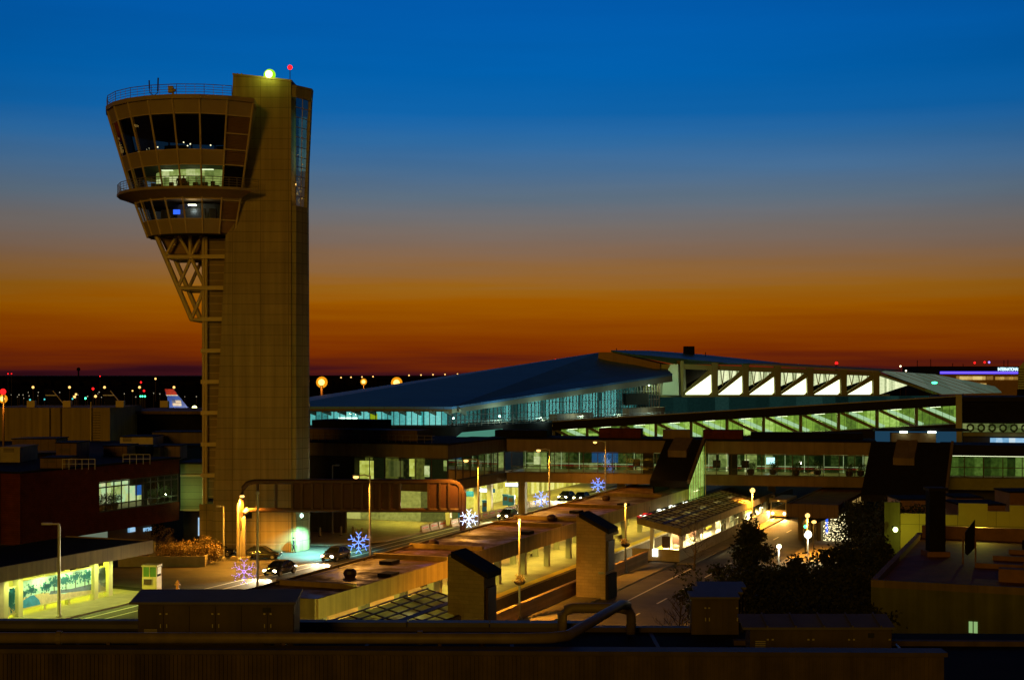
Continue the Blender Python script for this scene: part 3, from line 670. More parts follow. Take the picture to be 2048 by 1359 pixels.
        MB(W).box(sa-.15, sb+tail, tr+.003, tr+.18, zr-.75, zr+.12).build('fascia', M['fascia'], G_)
        MB(W).prism([(sa-.15, tl, zl-.55), (sa-.15, tr+.18, zr-.75), (sa-.15, tr+.18, zr+.12), (sa-.15, tl, zl+.12)], (*[0.145*0], 0, 0) if False else (.14, 0, 0)).build('fascia', M['fascia'], G_)
        if tail:
            MB(W).prism([(sb+.003, tl, zl-.1), (sb+tail, tl, zl-.1), (sb+tail, tr, zr-.1), (sb+.003, tr, zr-.1)], (0, 0, .25)).build('solid_roof', M['droof'], G_)
        s = sa+2.4
        while s < sb+tail-1:
            for t in (tl+1.1, tr-.5):
                MB(W).box(s-.2, s+.2, t-.2, t+.2, .02, zz(t)-.02).build('column', M['cwhite'], G_)
            if lights:
                MB(W).box(s+2, s+4.4, (tl+tr)/2-.12, (tl+tr)/2+.12, zz((tl+tr)/2)-.55, zz((tl+tr)/2)-.45).build('ceiling_light', M['e_tube'], G_)
                a = W(s+3.2, (tl+tr)/2, zz((tl+tr)/2)-.75); point(a, lights, (1, .86, .42) if tail else (1, .95, .2), .1, spot=150 if tail else None)
            s += 8
        return G_

    gcanopy('stair_canopy', 'sloping translucent grid roof beside the tan wedge topped stair block', 70, 100, -46.6, -42.0, 4.25, 3.2, 0, 700)
    gcanopy('platform_shelter', 'sloping translucent roof on white columns over the brightly lit far platform', 158.7, 201, -47.2, -42.1, 4.25, 3.2, 12, 8000)
    # parapet round the lit platform
    pw = thing('platform_parapet', 'low wall wrapping the brightly lit platform, orange along its street side', 'wall', W(170, -41.2, 0))
    MB(W).box(155.2, 226, -41.4, -41.2, 0, 1.3).build('street_side', M['kerb'], pw)
    MB(W).box(155.0, 155.2, -46.7, -41.2, 0, 1.3).build('end_wall', M['kerb'], pw)
    MB(W).box(154.9, 155.25, -44.3, -43.7, .5, 1.32).build('white_notice', M['e_sign'], pw)
    # glazed waiting room
    wr = thing('waiting_room', 'glazed white waiting room on the brightly lit platform', 'shelter', W(190, -43, .18))
    MB(W).box(184, 199, -43.4, -43.3, .2, 2.4).build('glass_wall', M['g_clear'], wr); MB(W).box(186, 199, -44.9, -44.8, .2, 2.6).build('back_wall', M['cwhite'], wr)
    f = MB(W)
    for i in range(9): f.box(184+i*1.85, 184.08+i*1.85, -43.45, -43.28, .2, 2.45)
    f.box(184, 199, -43.46, -43.27, 2.4, 2.5); f.box(184, 199, -43.46, -43.27, 1.2, 1.26); f.build('frame', M['cwhite'], wr)
    MB(W).box(206, 226, -41.7, -41.6, .2, 3.0).build('slatted_screen', mat('grey_green_slats', (.10, .11, .06), .6, var=.1, joints=(.35, 9, 68.4, .06, .3)), wr)
    for i, (s, t) in enumerate(((161, -44.4), (165, -44.2), (168.5, -44.5), (173, -44.2), (177, -44.4))):
        k = thing('information_board', 'grey free standing board between white columns on the lit platform', 'board', W(s, t, .18), 0, 'boards on the lit platform') if i == 0 else None
        if k:
            MB(W).box(s-.05, s+.05, t-.5, t+.5, .75, 2.1).build('board', M['dsteel'], k)
            for q in (-.42, .42): MB(W).box(s-.04, s+.04, t+q-.04, t+q+.04, .18, .75).build('leg', M['dsteel'], k)
            k0 = k
        else: dup(k0, W(s, t, .18))
    # wedge topped stair blocks
    def wedge(name, label, s, t, ln, m):
        g = thing(name, label, 'stair tower', W(s+ln/2, t+1.45, 0))
        zl, zr = 7.75, 6.3
        MB(W).prism([(s, t, 0), (s, t+2.9, 0), (s, t+2.9, zr), (s, t, zl)], (ln, 0, 0)).build('wall', m, g)
        MB(W).prism([(s-.2, t+.35, zl-.16), (s-.2, t+3.25, zr-.16), (s-.2, t+3.25, zr+.25), (s-.2, t+.35, zl+.25)], (ln+.5, 0, 0)).build('roof', M['droof'], g)
        MB(W).box(s+.3, s+ln-.3, t+2.905, t+3.1, 2.6, 5.4).build('louvre', M['dsteel'], g)
        MB(W).box(s-.1, s+ln+.1, t+2.91, t+3.22, .0, 2.3).build('door', M['droof'], g)
        return g
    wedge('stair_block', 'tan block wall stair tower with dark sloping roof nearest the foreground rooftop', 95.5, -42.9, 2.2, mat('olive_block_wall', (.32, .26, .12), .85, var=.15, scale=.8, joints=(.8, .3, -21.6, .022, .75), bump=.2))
    g = wedge('stair_block', 'orange lit block wall stair tower with dark sloping roof on the pavement', 126.5, -43.6, 2.4, M['tbrick'])
    a = W(126.42, -41.1, 2.4); MB().cbox(a, .55, .2, .18).build('wall_lamp', M['gsteel'], g)
station()

# ================================================================ street lamps and decorations
def lamps():
    # five lamps beside the station roof, each with a lit snowflake
    CHX = [(515, 985, 488, 990, 1142, False), (740, 950, 712, 955, 1084, True), (957, 918, 932, 920, 1036, True), (1099, 898, 1077, 902, 997, True), (1211, 882, 1190, 885, 969, 'dim')]
    zt = 11.5
    labs = ['unlit grey pole beside a violet dotted snowflake', 'lit lamp over the road beside the tower with a blue snowflake', 'lit lamp whose snowflake is the brightest white one', 'lit lamp in front of the glazed bridge above the parked barriers', 'faintly lit lamp farthest away in front of the bridge']
    slab = ['violet dotted snowflake hung low over the road, nearest', 'blue snowflake on the lamp beside the tower', 'brilliant white snowflake by the sign gantry post', 'white and blue snowflake in front of the lit kerb', 'white and blue snowflake farthest away, below the bridge']
    for i, (px, py, lx, ly, sy, lit) in enumerate(CHX):
        Y = (CAMZ-zt)*F/(py-Y0); b = P(px, py, Y); hx = P(lx, ly, Y)[0]-b[0]; sz = P(px, sy, Y)[2]
        t = thing('street_lamp', 'tall '+labs[i], 'street lamp', (b[0], b[1], 0), 0, 'street lamps along the station roof')
        pl = MB().tube((b[0], b[1], 0), (b[0], b[1], zt), .13, .085); pl.build('pole', M['gsteel'], t)
        MB().lathe((b[0], b[1], 0), [(.26, 0), (.26, .3), (.15, .5)], 10).build('base', M['gsteel'], t)
        if i:
            MB().path([(b[0], b[1], zt-.1), (b[0]+hx*.4, b[1], zt+.06), (b[0]+hx*.75, b[1], zt-.02)], .06, 6).build('arm', M['gsteel'], t)
            h = MB(); h.ball((b[0]+hx, b[1], zt-.02), .3, 1.25, .7, .42); hd = h.build('lamp_head', M['gsteel'], t)
            MB().ball((b[0]+hx, b[1]-.06, zt-.15), .25, 1.1, .8, .65).build('lens', M['e_sod'] if lit is True else M['e_amber'], hd)
            point((b[0]+hx, b[1]-.15, zt-.55), 7500 if lit is True else 3000, SOD, .18)
        else:
            MB().ball((b[0], b[1], zt), .16, n=8).build('cap', M['gsteel'], t)
        # snowflake
        r = .95; cx, cz = b[0]-r*1.0-.12, sz; yv = b[1]
        f = thing('snowflake_decoration', 'lit '+slab[i], 'light decoration', (cx, yv, cz-r), 0, 'lit snowflakes on the lamp posts')
        bulb = .042 if i else .036
        m = M['e_ledp'] if i == 0 else (M['e_ledw'] if i == 2 else M['e_led'])
        for k in range(6):
            a = R(90+60*k); ux, uz = math.cos(a), math.sin(a); arm = MB()
            def pt(d, w): return (cx+ux*d-uz*w, yv-.04, cz+uz*d+ux*w)
            def run(p, q, n):
                for j in range(n+1):
                    g_ = j/n; arm.ball(tuple(p[c]+(q[c]-p[c])*g_ for c in range(3)), bulb, n=5, m=3)
            n = 4 if i == 0 else 7
            if i: arm.tube(pt(.12, 0), pt(r*.72, 0), .02, n=4)
            run(pt(.15, 0), pt(r*.72, 0), n+1)
            for sg in (-1, 1):
                run(pt(r*.72, 0) if i else pt(r*.8, 0), pt(r*1.03, sg*.24), 2 if i == 0 else 4); run(pt(r*.42, 0), pt(r*.6, sg*.17), 2 if i == 0 else 3)
                if i: arm.tube(pt(r*.72, 0), pt(r*1.03, sg*.24), .022, n=4)
            arm.build('arm', m, f)
            fr_ = MB().tube(pt(.1, .0), pt(r*.98, 0), .012, n=4); fr_.build('wire_frame', M['dsteel'], f)
        MB().path([(cx+.1*math.cos(R(30*k)), yv-.04, cz+.1*math.sin(R(30*k))) for k in range(13)], .03, 5).build('hub', m, f)
        for dz in (.45, -.45): MB().tube((cx, yv+.01, cz+dz), (b[0], yv+.01, cz+dz), .022, n=5).build('bracket', M['gsteel'], f)
        point((cx, yv-.5, cz), 18 if i else 8, (.3, .45, 1), .4)
    def plain(nm, label, px, pt_, pb, arm=0, lit=None, basket=None, z=None, grp=None, rad=.1, hl=0):
        b = G(px, pb); Y = b[1]; zt_ = P(px, pt_, Y)[2]
        t = thing(nm, label, 'street lamp', (b[0], b[1], 0), 0, grp)
        MB().tube((b[0], Y, 0), (b[0], Y, zt_), rad*1.15, rad*.8).build('pole', M['gsteel'], t); MB().lathe((b[0], Y, 0), [(.25, 0), (.25, .25), (.14, .4)], 10).build('base', M['gsteel'], t)
        if arm:
            MB().box(min(b[0], b[0]+arm*.4), max(b[0], b[0]+arm*.4), Y-.05, Y+.05, zt_-.06, zt_+.06).build('arm', M['gsteel'], t)
            x0, x1 = sorted((b[0]+arm*.4, b[0]+arm)); h = MB().box(x0, x1, Y-.16, Y+.16, zt_-.09, zt_+.11).build('lamp_head', M['gsteel'], t, bevel=.04)
            if lit: MB().ball(((x0+x1)/2, Y-.05, zt_-.1), .22, 1.2, .9, .7).build('lens', M['e_sod'], h); point(((x0+x1)/2, Y-.1, zt_-.5), lit, SOD, .25)
        if hl: MB().ball((b[0], Y, zt_+.12), .13, n=8).build('lens', M['e_sod'], t); point((b[0]-.3, Y-.35, zt_+.15), hl, SOD, .08)
        if basket:
            zb = P(px, basket, Y)[2]; bk = MB().lathe((b[0], Y, zb-.3), [(.1, 0), (.38, .12), (.48, .3), (.5, .36)], 12).build('flower_basket', M['dirt'], t)
            MB().leaves((b[0], Y, zb+.3), .45, .45, .35, 180, .09, random.Random(px), hollow=.1).build('dry_plants', M['leafa'], bk)
        return t, b, zt_
    plain('street_lamp', 'unlit grey lamp post with flat head in front of the mural shelter', 118, 1047, 1236, -1.5, rad=.13)
    plain('street_lamp', 'slim amber lit post at the corner of the shrub planter', 447, 1012, 1120, -.8)
    plain('street_lamp', 'post with hanging flower basket on the orange pavement beside the track', 1039, 1042, 1241, 0, None, 1163, hl=8000)
    plain('street_lamp', 'post with hanging basket in front of the lit platform', 1251, 1010, 1147, 0, None, 1088, hl=2200)
    plain('street_lamp', 'unlit white lamp post behind the sign gantry', 665, 930, 1068, .9)
    plain('street_lamp', 'lit lamp on slim pole just left of the gantry post', 479, 990, 1121, .45, 10000)
    # sodium lamp at the far end of the lit platform roof
    def small(label, px, py, z, e, m, col, hh=None, rr=.2, nm='street_lamp', cat='street lamp', toff=0):
        Y = (CAMZ-z)*F/(py-Y0); b = P(px, py, Y)
        t = thing(nm, label, cat, (b[0], Y, 0)); MB().tube((b[0], Y+.15, 0), (b[0], Y+.15, z+.1), .08).build('pole', M['gsteel'], t)
        hd = MB().ball((b[0], Y+.1, z+.15), rr*1.2, 1, .8, .5).build('lamp_head', M['gsteel'], t)
        MB().ball(b, rr, n=12, m=8).build('lens', m, hd); point((b[0], Y-.35, z-.3), e, col, .2); return t
    small('orange lamp on a slim post behind the far end of the lit platform roof', 1505, 980, 4.9, 9000, M['e_sod'], SOD, rr=.36)
    small('orange lamp on a short post left of the brown bus shelter', 1615, 1030, 4.6, 4500, M['e_sod'], SOD, rr=.28)
    small('bright white globe lamp among the trees below the bus shelter', 1616, 1068, 3.2, 700, M['e_white'], (1, .9, .6), rr=.42)
    small('small white lamp on a thin post in front of the dark pines', 1558, 1092, 4.5, 260, M['e_white'], (1, .9, .7), rr=.22)
M['e_ledw'] = emis('bright_white_led_bulbs', (.55, .68, 1), 4)
lamps()

# ================================================================ sign gantry over the road
def gantry():
    Y = 161.0; T = thing('sign_gantry', 'brown overhead road sign gantry with rounded ends seen from behind', 'sign gantry', (P(700, 900, Y)[0], Y, 0))
    p = lambda x, y, dy=0: P(x, y, Y+dy)
    MB().path([p(483, 1060), p(483, 990), p(487, 975), p(495, 966), p(508, 962.5), p(900, 962.5), p(914, 966), p(923, 976), p(926, 990), p(926, 1118)], .30, 8).build('top_chord', M['dsteel'], T)
    MB().path([p(486, 1118), p(486, 1035), p(489, 1025), p(496, 1020), p(505, 1019), p(920, 1019.5), p(926, 1021)], .26, 8).build('bottom_chord', M['dsteel'], T)
    MB().tube(p(478, 1121), p(478, 1005), .3, .26, 10).build('post', M['sodpost'], T); MB().path([p(486.5, 1121), p(486.5, 1035), p(489.5, 1024), p(497, 1018)], .32, 10).build('post', M['sodpost'], T)
    MB().tube(p(926, 1118), p(926, 985), .36, n=10).build('post', M['dsteel'], T)
    for x in (515, 552): MB().tube(p(x, 962), p(x, 1020), .17, n=6).build('strut', M['dsteel'], T)
    z0, z1 = p(0, 1017)[2], p(0, 965.5)[2]
    for x0, x1 in ((587, 682), (686, 798), (858, 918)):
        MB().box(p(x0, 0)[0], p(x1, 0)[0], Y-.12, Y+.12, z0, z1).build('sign_back', M['signback'], T)
    for x in (585, 604, 625, 645, 664, 684, 705, 725, 745, 760, 780, 800, 857, 880, 898, 920): MB().box(p(x, 0)[0]-.12, p(x, 0)[0]+.12, Y-.3, Y-.121, z0, z1).build('stiffener', M['dsteel'], T)
    MB().cbox((p(482, 0)[0], Y, 0), 2.2, 1.2, .4).build('base', M['kerb'], T)
M['sodpost'] = mat('galvanised_gantry_post', (.5, .42, .3), .6); M['signback'] = mat('brown_sign_back', (.045, .014, .008), .6, var=.2, scale=.8)
gantry()

# ================================================================ foreground roof with cabinets and pipes
def foreground():
    T = thing('foreground_building', 'dark flat roof with ribbed concrete parapet filling the bottom edge', 'building', (0, 56, 0))
    L = FR(0, 50, -1.2)
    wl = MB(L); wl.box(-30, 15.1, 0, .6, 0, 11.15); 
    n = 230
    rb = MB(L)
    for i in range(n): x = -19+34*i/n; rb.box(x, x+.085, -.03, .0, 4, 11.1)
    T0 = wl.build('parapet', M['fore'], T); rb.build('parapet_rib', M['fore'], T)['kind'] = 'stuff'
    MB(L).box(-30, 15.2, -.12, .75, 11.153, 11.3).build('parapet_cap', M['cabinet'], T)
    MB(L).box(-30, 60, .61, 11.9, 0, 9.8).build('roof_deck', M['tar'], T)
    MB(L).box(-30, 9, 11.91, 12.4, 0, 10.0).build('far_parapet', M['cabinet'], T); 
    cpz = MB(L)
    for i in range(9): cpz.box(-30+i*3.6, -26.45+i*3.6 if i < 8 else 3, 11.85, 12.5, 10.003, 10.2)
    cpz.build('parapet_cap', M['cabroof'], T)
    MB(L).box(9, 26.5, 9.0, 9.4, 0, 10.0).build('far_parapet', M['fore'], T)
    # big pipe: along the parapet, elbow back to the far edge, and a loop over it
    zp = 11.52; a = lambda x, y, Y: P(x, y, Y)
    pp = [(-30, 51.3, zp), (.3, 51.1, zp), (1.4, 51.2, zp), (2.0, 51.6, zp), (4.6, 59.6, zp-.15), (4.9, 60.6, zp-.35)]
    MB().path(pp, .2, 12).build('pipe', M['pipe'], T, smooth=True)
    MB().path([(2.15, 60.9, 9.9), (2.15, 60.9, 10.75), (2.3, 60.9, 10.9), (2.6, 60.9, 11.0), (4.6, 60.9, 11.0), (5.0, 60.9, 10.9), (5.1, 60.9, 10.7), (5.1, 60.9, 9.9)], .21, 12).build('pipe', M['pipe'], T, smooth=True)
    for x in (-21, -14.5, -8.2, -2.6): 
        MB().box(x-.06, x+.06, 51.05, 51.5, 11.2, 11.5).build('pipe_saddle', M['dsteel'], T)
    for x in (-16.4, -3.4): MB().lathe((0, 0, 0), [(.1, 0), (.1, .1)], 8) if False else MB().path([(x, 51.25, zp), (x+.18, 51.25, zp)], .25, 12).build('pipe_flange', M['pipe'], T)
    for x, y in ((-9.5, 55.5), (-1.2, 57.0), (6.3, 54.0), (11.5, 53.2)): MB().lathe((x, y, 9.8), [(.3, 0), (.3, .06), (.13, .08), (.13, .55), (.2, .58), (.2, .7)], 10).build('roof_stack', M['dsteel'], T)
    for x in (-18, -12, -6, 0, 6, 12): MB().box(x-.08, x+.08, 51, 61.7, 9.803, 9.83).build('roof_seam', M['cabinet'], T)
    # ridge like coping on the left
    MB().path([(-30, 60.8, 10.3), (-15.8, 60.3, 10.35)], .24, 8).build('roof_coping_roll', M['cabroof'], T)
    # cabinets
    def cabinet(label, x0, x1, y0, y1, zt, ov=.25, slope=0, doors=6, ribs=0, vent=True):
        c = thing('electrical_cabinet', label, 'cabinet', ((x0+x1)/2, (y0+y1)/2, 9.8))
        MB().box(x0, x1, y0, y1, 9.8, zt).build('housing', M['cabinet'], c, bevel=.02)
        r = MB(); r.prism([(x0-ov, y0-.12, zt+.003), (x1+ov*.3, y0-.12, zt+.003), (x1+ov*.3, y1+.12, zt+.003+slope), (x0-ov, y1+.12, zt+.003+slope)], (0, 0, .09)); ro = r.build('roof', M['cabroof'], c)
        for i in range(ribs):
            x = x0+(x1-x0)*(i+.6)/ribs; MB().prism([(x-.03, y0-.12, zt+.095), (x+.03, y0-.12, zt+.095), (x+.03, y1+.12, zt+.095+slope), (x-.03, y1+.12, zt+.095+slope)], (0, 0, .06)).build('roof_rib', M['cabroof'], ro)
        w = (x1-x0)/doors
        for i in range(doors):
            d = MB().box(x0+i*w+.03, x0+(i+1)*w-.03, y0-.035, y0-.003, 9.95, zt-.06).build('door', M['cabinet'], c)
            hx = x0+(i+.88)*w if i % 2 == 0 else x0+(i+.12)*w
            MB().box(hx-.02, hx+.02, y0-.07, y0-.036, zt-.95, zt-.8).build('handle', M['gsteel'], d)
            MB().box(hx-.05, hx+.03, y0-.06, y0-.036, zt-.42, zt-.36).build('hinge', M['gsteel'], d)
        if vent:
            v = MB()
            for k in range(5): v.box(x0+w*.25, x0+w*.75, y0-.07, y0-.036, 10.35+k*.08, 10.39+k*.08)
            v.build('vent_louvre', M['gsteel'], c)
            MB().box(x1-w*1.2, x1-w*.9, y0-.07, y0-.036, zt-.32, zt-.14).build('name_plate', M['black'], c)
        return c
    Yc = 57.5; X = lambda px, Y: (px-1024)/F*Y
    cabinet('long tan electrical cabinet on the foreground roof, left of the pipes', X(276, Yc), X(588, Yc), Yc, Yc+1.6, 11.72, .32, .25, 6)
    for i, (a_, b_, dy) in enumerate(((1383, 1478, 0), (1398, 1492, 1.0), (1412, 1506, 2.0))):
        cabinet(['nearest of three stepped small cabinets under the dark trees', 'middle of three stepped small cabinets under the dark trees', 'rearmost of three stepped small cabinets under the dark trees'][i], X(a_, 61.2), X(b_, 61.2), 61.2+dy, 61.9+dy, 11.35+.06*i, .08, .12, 3, 0, False)['group'] = 'stepped cabinets on the roof'
    cabinet('long tan cabinet with ribbed metal roof in the right foreground', X(1500, 55), X(1784, 55), 55, 56.1, 11.15, .3, .3, 7, 5)
    b = thing('roof_conduit', 'thin cable conduit lying across the dark foreground roof', 'conduit', (14, 53, 9.82)); MB().path([(13.8, 51.6, 9.9), (15.4, 54.2, 9.9), (15.8, 58.5, 9.9)], .05, 6).build('tube', M['gsteel'], b)
    MB().cbox((15.2, 54.1, 9.82), .35, .25, .25).build('junction_box', M['cabroof'], b)
foreground()
# ================================================================ bridge and lobby buildings
def glazed(fr, a0, a1, z0, z1, b, n, parent, m, frm, rows=(), nm='window', r=.05):
    g = MB(fr).quad((a0, b, z0), (a1, b, z0), (a1, b, z1), (a0, b, z1)).build(nm, m, parent)
    f = MB(fr)
    for i in range(n+1):
        x = a0+(a1-a0)*i/n; f.box(x-r, x+r, b-.08, b-.005, z0, z1)
    for z in (z0+r, z1-r)+tuple(rows): f.box(a0, a1, b-.079, b-.006, z-r, z+r)
    f.build('window_frame', frm, g); return g
PLANT = []
def bridge():
    A = P(1020, 800, 211); E = P(1750, 800, 199.8); ang = math.degrees(math.atan2(E[1]-A[1], E[0]-A[0])); ln = math.dist(A[:2], E[:2])
    L = FR(A[0], A[1], ang); T = thing('pedestrian_bridge', 'long glazed pedestrian bridge with concrete bands crossing above the road and station', 'bridge', (25, 206, 0))
    MB(L).box(-.5, ln, 0, 9, 9.6, 11.4).build('upper_band', M['bfascia'], T); MB(L).box(-.5, ln, 0, 9, 5.05, 6.45).build('lower_band', M['bfascia'], T)
    MB(L).box(-.7, ln+.2, -.15, 9.2, 11.403, 11.6).build('roof', M['tar'], T)
    glazed(L, .2, ln-.6, 6.5, 9.55, .25, 24, T, M['g_clear'], M['dsteel'], (7.4,), r=.045)
    MB(L).box(.2, ln-.6, 8.6, 8.9, 6.5, 9.55).build('back_wall', M['r_bridge'], T)
    MB(L).box(.2, ln-.6, .4, 8.5, 6.452, 6.53).build('hall_floor', mat('hall_floor', (.45, .42, .2), .4, var=.1), T)
    f = MB(L)
    for i in range(19): x = .6+(ln-2)*i/18; f.box(x-.05, x+.05, 8.3, 8.4, 6.53, 9.4)
    for z in (9.25, 7.35): f.box(.6, ln-1, 8.28, 8.38, z-.05, z+.05)
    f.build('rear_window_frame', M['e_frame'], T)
    for a0, a1 in ((19.7, 21.2), (32.1, 33.3)): MB(L).box(a0, a1, .6, 1.9, 6.54, 9.58).build('inner_column', M['soffit'], T)
    for i, a in enumerate((2.2, 6, 10, 16, 24, 27.5, 30.2, 36, 40.5, 45, 49.5)):
        MB(L).box(a, a+1.3, 3.8, 4.1, 9.4, 9.5).build('ceiling_light', M['e_tube2'], T); point(L(a+.6, 4, 9.2), 45 if a > 22 else 12, (.85, 1, .25), .1)
    for a, w_, b in ((2.0, 2.0, 7.9), (30.2, 1.2, 7.9), (22, 3.0, 7.5), (34, 1.8, 7.5)): MB(L).box(a, a+w_, b, b+.2, 6.54, 9.3).build('lit_doorway', M['r_green'], T)
    MB(L).box(11, 15, 8.0, 8.1, 7.6, 9.2).build('blue_screen', M['r_bluedim'], T)
    MB(L).box(2, ln-2, 8.22, 8.27, 7.05, 7.1).build('red_light_line', M['e_redline'], T)
    MB(L).box(37.2, 38.4, 7.6, 7.7, 7.7, 8.7).build('lit_poster', M['e_poster'], T)
    for a0, a1, b0, b1, z1, m in ((-3, 5, 3, 6, 12.6, 'tar'), (13, 19.2, 2, 5, 13.0, 'brick'), (22.5, 26.5, 1.5, 4, 12.9, 'bfascia'), (28.3, 34, 2, 5, 12.9, 'brick'), (35, 51, 5, 8, 12.5, 'tar')): MB(L).box(a0, a1, b0, b1, 11.603, z1).build('roof_plant_box', M[m], T)
    for a in (1, 16, 46): MB(L).box(a-.5, a+.5, 3.5, 5.5, 0, 5.047).build('pier', M['fascia'], T)
    # plants in tubs inside the bridge
    rn = random.Random(12); k0 = None
    for a, b in ((27.3, 1.3), (35.2, 1.2), (38.3, 2.8), (41.6, 1.2), (44.6, 2.8), (49.0, 1.2), (50.6, 2.6)):
        q = L(a, b, 6.54)
        if not k0:
            k0 = thing('planter_tub', 'leafy green plant in a round tub inside the glazed bridge', 'potted plant', q, 0, 'potted plants inside the bridge')
            MB().lathe(q, [(.3, 0), (.5, .15), (.55, .7), (.5, .75)], 12).build('tub', M['dsteel'], k0); MB().leaves((q[0], q[1], q[2]+1.2), .75, .75, .6, 420, .1, rn, hollow=.05).build('foliage', M['leafp'], k0); PLANT.append(k0)
        else: dup(k0, q, rn.uniform(0, 6))
    for a in (29.8, 33.9, 18.2):
        k = tag(MB(L).box(a, a+1.1, 1.0, 1.15, 7.5, 8.6).build('display_screen', M['black']), 'black rectangular display panel seen from behind inside the bridge', 'screen', 'dark display panels inside the bridge')
    # ---- covered escalators coming down from it
    def shaft(name, label, t0, t1, s0, s1, z0, z1, p0, p1, glassy):
        S = thing(name, label, 'escalator shaft', W(s1, (t0+t1)/2, 0))
        dz = .9
        MB(W).prism([(s0, t0, z0), (s1, t0, z1), (s1, t0, z1-dz), (s0, t0, z0-dz)], (0, t1-t0, 0)).build('sloping_roof', M['droof'], S)
        MB(W).prism([(s0+.6, t0+.3, .2), (s1, t0+.3, .2), (s1, t0+.3, z1-dz-.01), (s0+.6, t0+.3, z0-dz-.01)], (0, .2, 0)).build('left_side_wall', M['droof'], S)
        MB(W).prism([(s0-.2, t1+.003, z0+.25), (s1, t1+.003, z1+.25), (s1, t1+.003, z1-.35), (s0-.2, t1+.003, z0-.35)], (0, .35, 0)).build('side_trim', M['bfascia'], S)
        k0, k1 = .55, .99
        zz = lambda s: z0+(z1-z0)*(s-s0)/(s1-s0)
        sA, sB = s0+(s1-s0)*k0, s0+(s1-s0)*k1
        MB(W).prism([(sA, p0, zz(sA)+.05), (sB, p0, zz(sB)+.05), (sB, p0, zz(sB)+.35), (sA, p0, zz(sA)+1.0)], (0, p1-p0, 0)).build('raised_hatch', M['bfascia'], S)
        if glassy:
            g = MB(W).quad((s0-.5, t1+.4, .3), (s1, t1+.4, 2.5), (s1, t1+.4, z1-.4), (s0, t1+.4, z0-.4)).build('side_glass', M['g_clear'], S)
            MB(W).quad((s0-.4, t1+.2, .3), (s1, t1+.2, 2.5), (s1, t1+.2, z1-.8), (s0, t1+.2, z0-.8)).build('lit_interior', M['r_ramp'], S)
            f = MB(W)
            for i in range(7): s = s0+(s1-s0)*i/6; f.tube((s, t1+.42, .4), (s, t1+.42, zz(s)-.4), .05, n=4)
            f.build('window_frame', M['beam'], g)
    shaft('escalator_shaft', 'dark sloping escalator cover dropping from the bridge to the station', -55, -49.6, 191, 199.5, 6.3, 11.62, -53.7, -51.0, True)
    shaft('escalator_shaft', 'wide black sloping stair cover at the right end of the bridge', -26.5, -15.8, 193, 203.5, 5.0, 11.62, -23.0, -20.2, False)
    # ---- concourse to the right of the wide stair
    c = thing('concourse', 'dim green glazed concourse continuing right of the black stair cover', 'building', (68, 195, 0))
    a0, a1 = ln+9.5, ln+40
    MB(L).box(a0, a1, 0, 9, 9.7, 11.2).build('upper_band', M['droof'], c); MB(L).box(a0, a1, 0, 9, 5.0, 6.6).build('lower_band', M['olive2'], c)
    glazed(L, a0, a1, 6.65, 9.65, .25, 12, c, M['g_clear'], M['dsteel'], (8.1,)); MB(L).box(a0, a1, 4.6, 4.9, 6.65, 9.65).build('back_wall', M['r_conc'], c)
    MB(L).box(a0, a1, .4, 4.5, 6.603, 6.68).build('hall_floor', M['walk'], c); MB(L).box(a0+1, a1-1, 2.4, 2.6, 9.5, 9.6).build('ceiling_light', M['e_tube2'], c)
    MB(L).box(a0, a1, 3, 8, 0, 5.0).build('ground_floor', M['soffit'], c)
    # ---- lobby building left of the bridge
    B = thing('lobby_building', 'dark two storey terminal lobby with overhanging upper floor between tower and bridge', 'building', W(190, -95, 0))
    MB(W).box(176, 198, -108, -79, 9.6, 11.4).build('upper_band', M['fascia2'], B); MB(W).box(176, 197.5, -108, -79, 5.0, 6.35).build('lower_band', M['fascia2'], B)
    MB(W).box(175.8, 198, -108, -78.8, 11.403, 11.6).build('roof', M['tar'], B)
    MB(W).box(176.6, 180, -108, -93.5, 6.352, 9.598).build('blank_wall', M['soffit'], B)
    MB(W).box(179.5, 180, -93.4, -79.4, 6.4, 9.55).build('back_wall', M['r_dark'], B); MB(W).box(180.1, 197, -84.4, -84, 6.4, 9.55).build('back_wall', M['r_dark'], B)
    N_ = lambda a, b, z: W(176.25+b, -93.4+a, z); glazed(N_, 0, 14.2, 6.4, 9.55, 0, 6, B, M['g_clear'], M['dsteel'])
    S_ = lambda a, b, z: W(176.5+a, -79.25-b, z); glazed(S_, 0, 20.5, 6.4, 9.55, 0, 8, B, M['g_clear'], M['dsteel'])
    for t0, t1, z0, z1, m in ((-93.3, -91.2, 6.4, 8.9, 'r_yellow'), (-85.6, -84.9, 6.9, 9.3, 'r_yellow'), (-83.3, -82.6, 6.9, 8.5, 'r_green'), (-88.8, -86.6, 6.8, 9.0, 'r_dimy'), (-80.4, -80.0, 7.8, 9.2, 'r_green')): MB(W).box(177.6, 177.8, t0, t1, z0, z1).build('lit_window', M[m], B)
    MB(W).box(190.6, 193.6, -80.6, -80.4, 6.4, 9.4).build('lit_window', M['r_green'], B)
    for s in (181, 186, 191, 196): MB(W).box(s-.35, s+.35, -81.5, -80.8, .13, 4.998).build('column', M['cwhite'], B)
    MB(W).box(183, 183.4, -104, -80.8, .1, 4.998).build('lobby_wall', M['r_curb2'], B); MB(W).box(183.5, 262, -88.4, -88, .1, 4.998).build('lobby_wall', M['r_curb'], B)
    MB(W).box(198.2, 262, -100, -81, 5.0, 6.3).build('far_lower_band', M['fascia2'], B)
    for s in (179, 184, 189, 194, 200, 207, 214, 222, 232, 244):
        MB(W).box(s-.8, s+.8, -84.2, -83.9, 4.88, 4.99).build('ceiling_light', M['e_tube'], B); point(W(s, -84, 4.6), 1500, (1, .86, .10), .1, spot=168)
    point(W(180, -90, 4.6), 900, (.95, .95, .12), .1, spot=168)
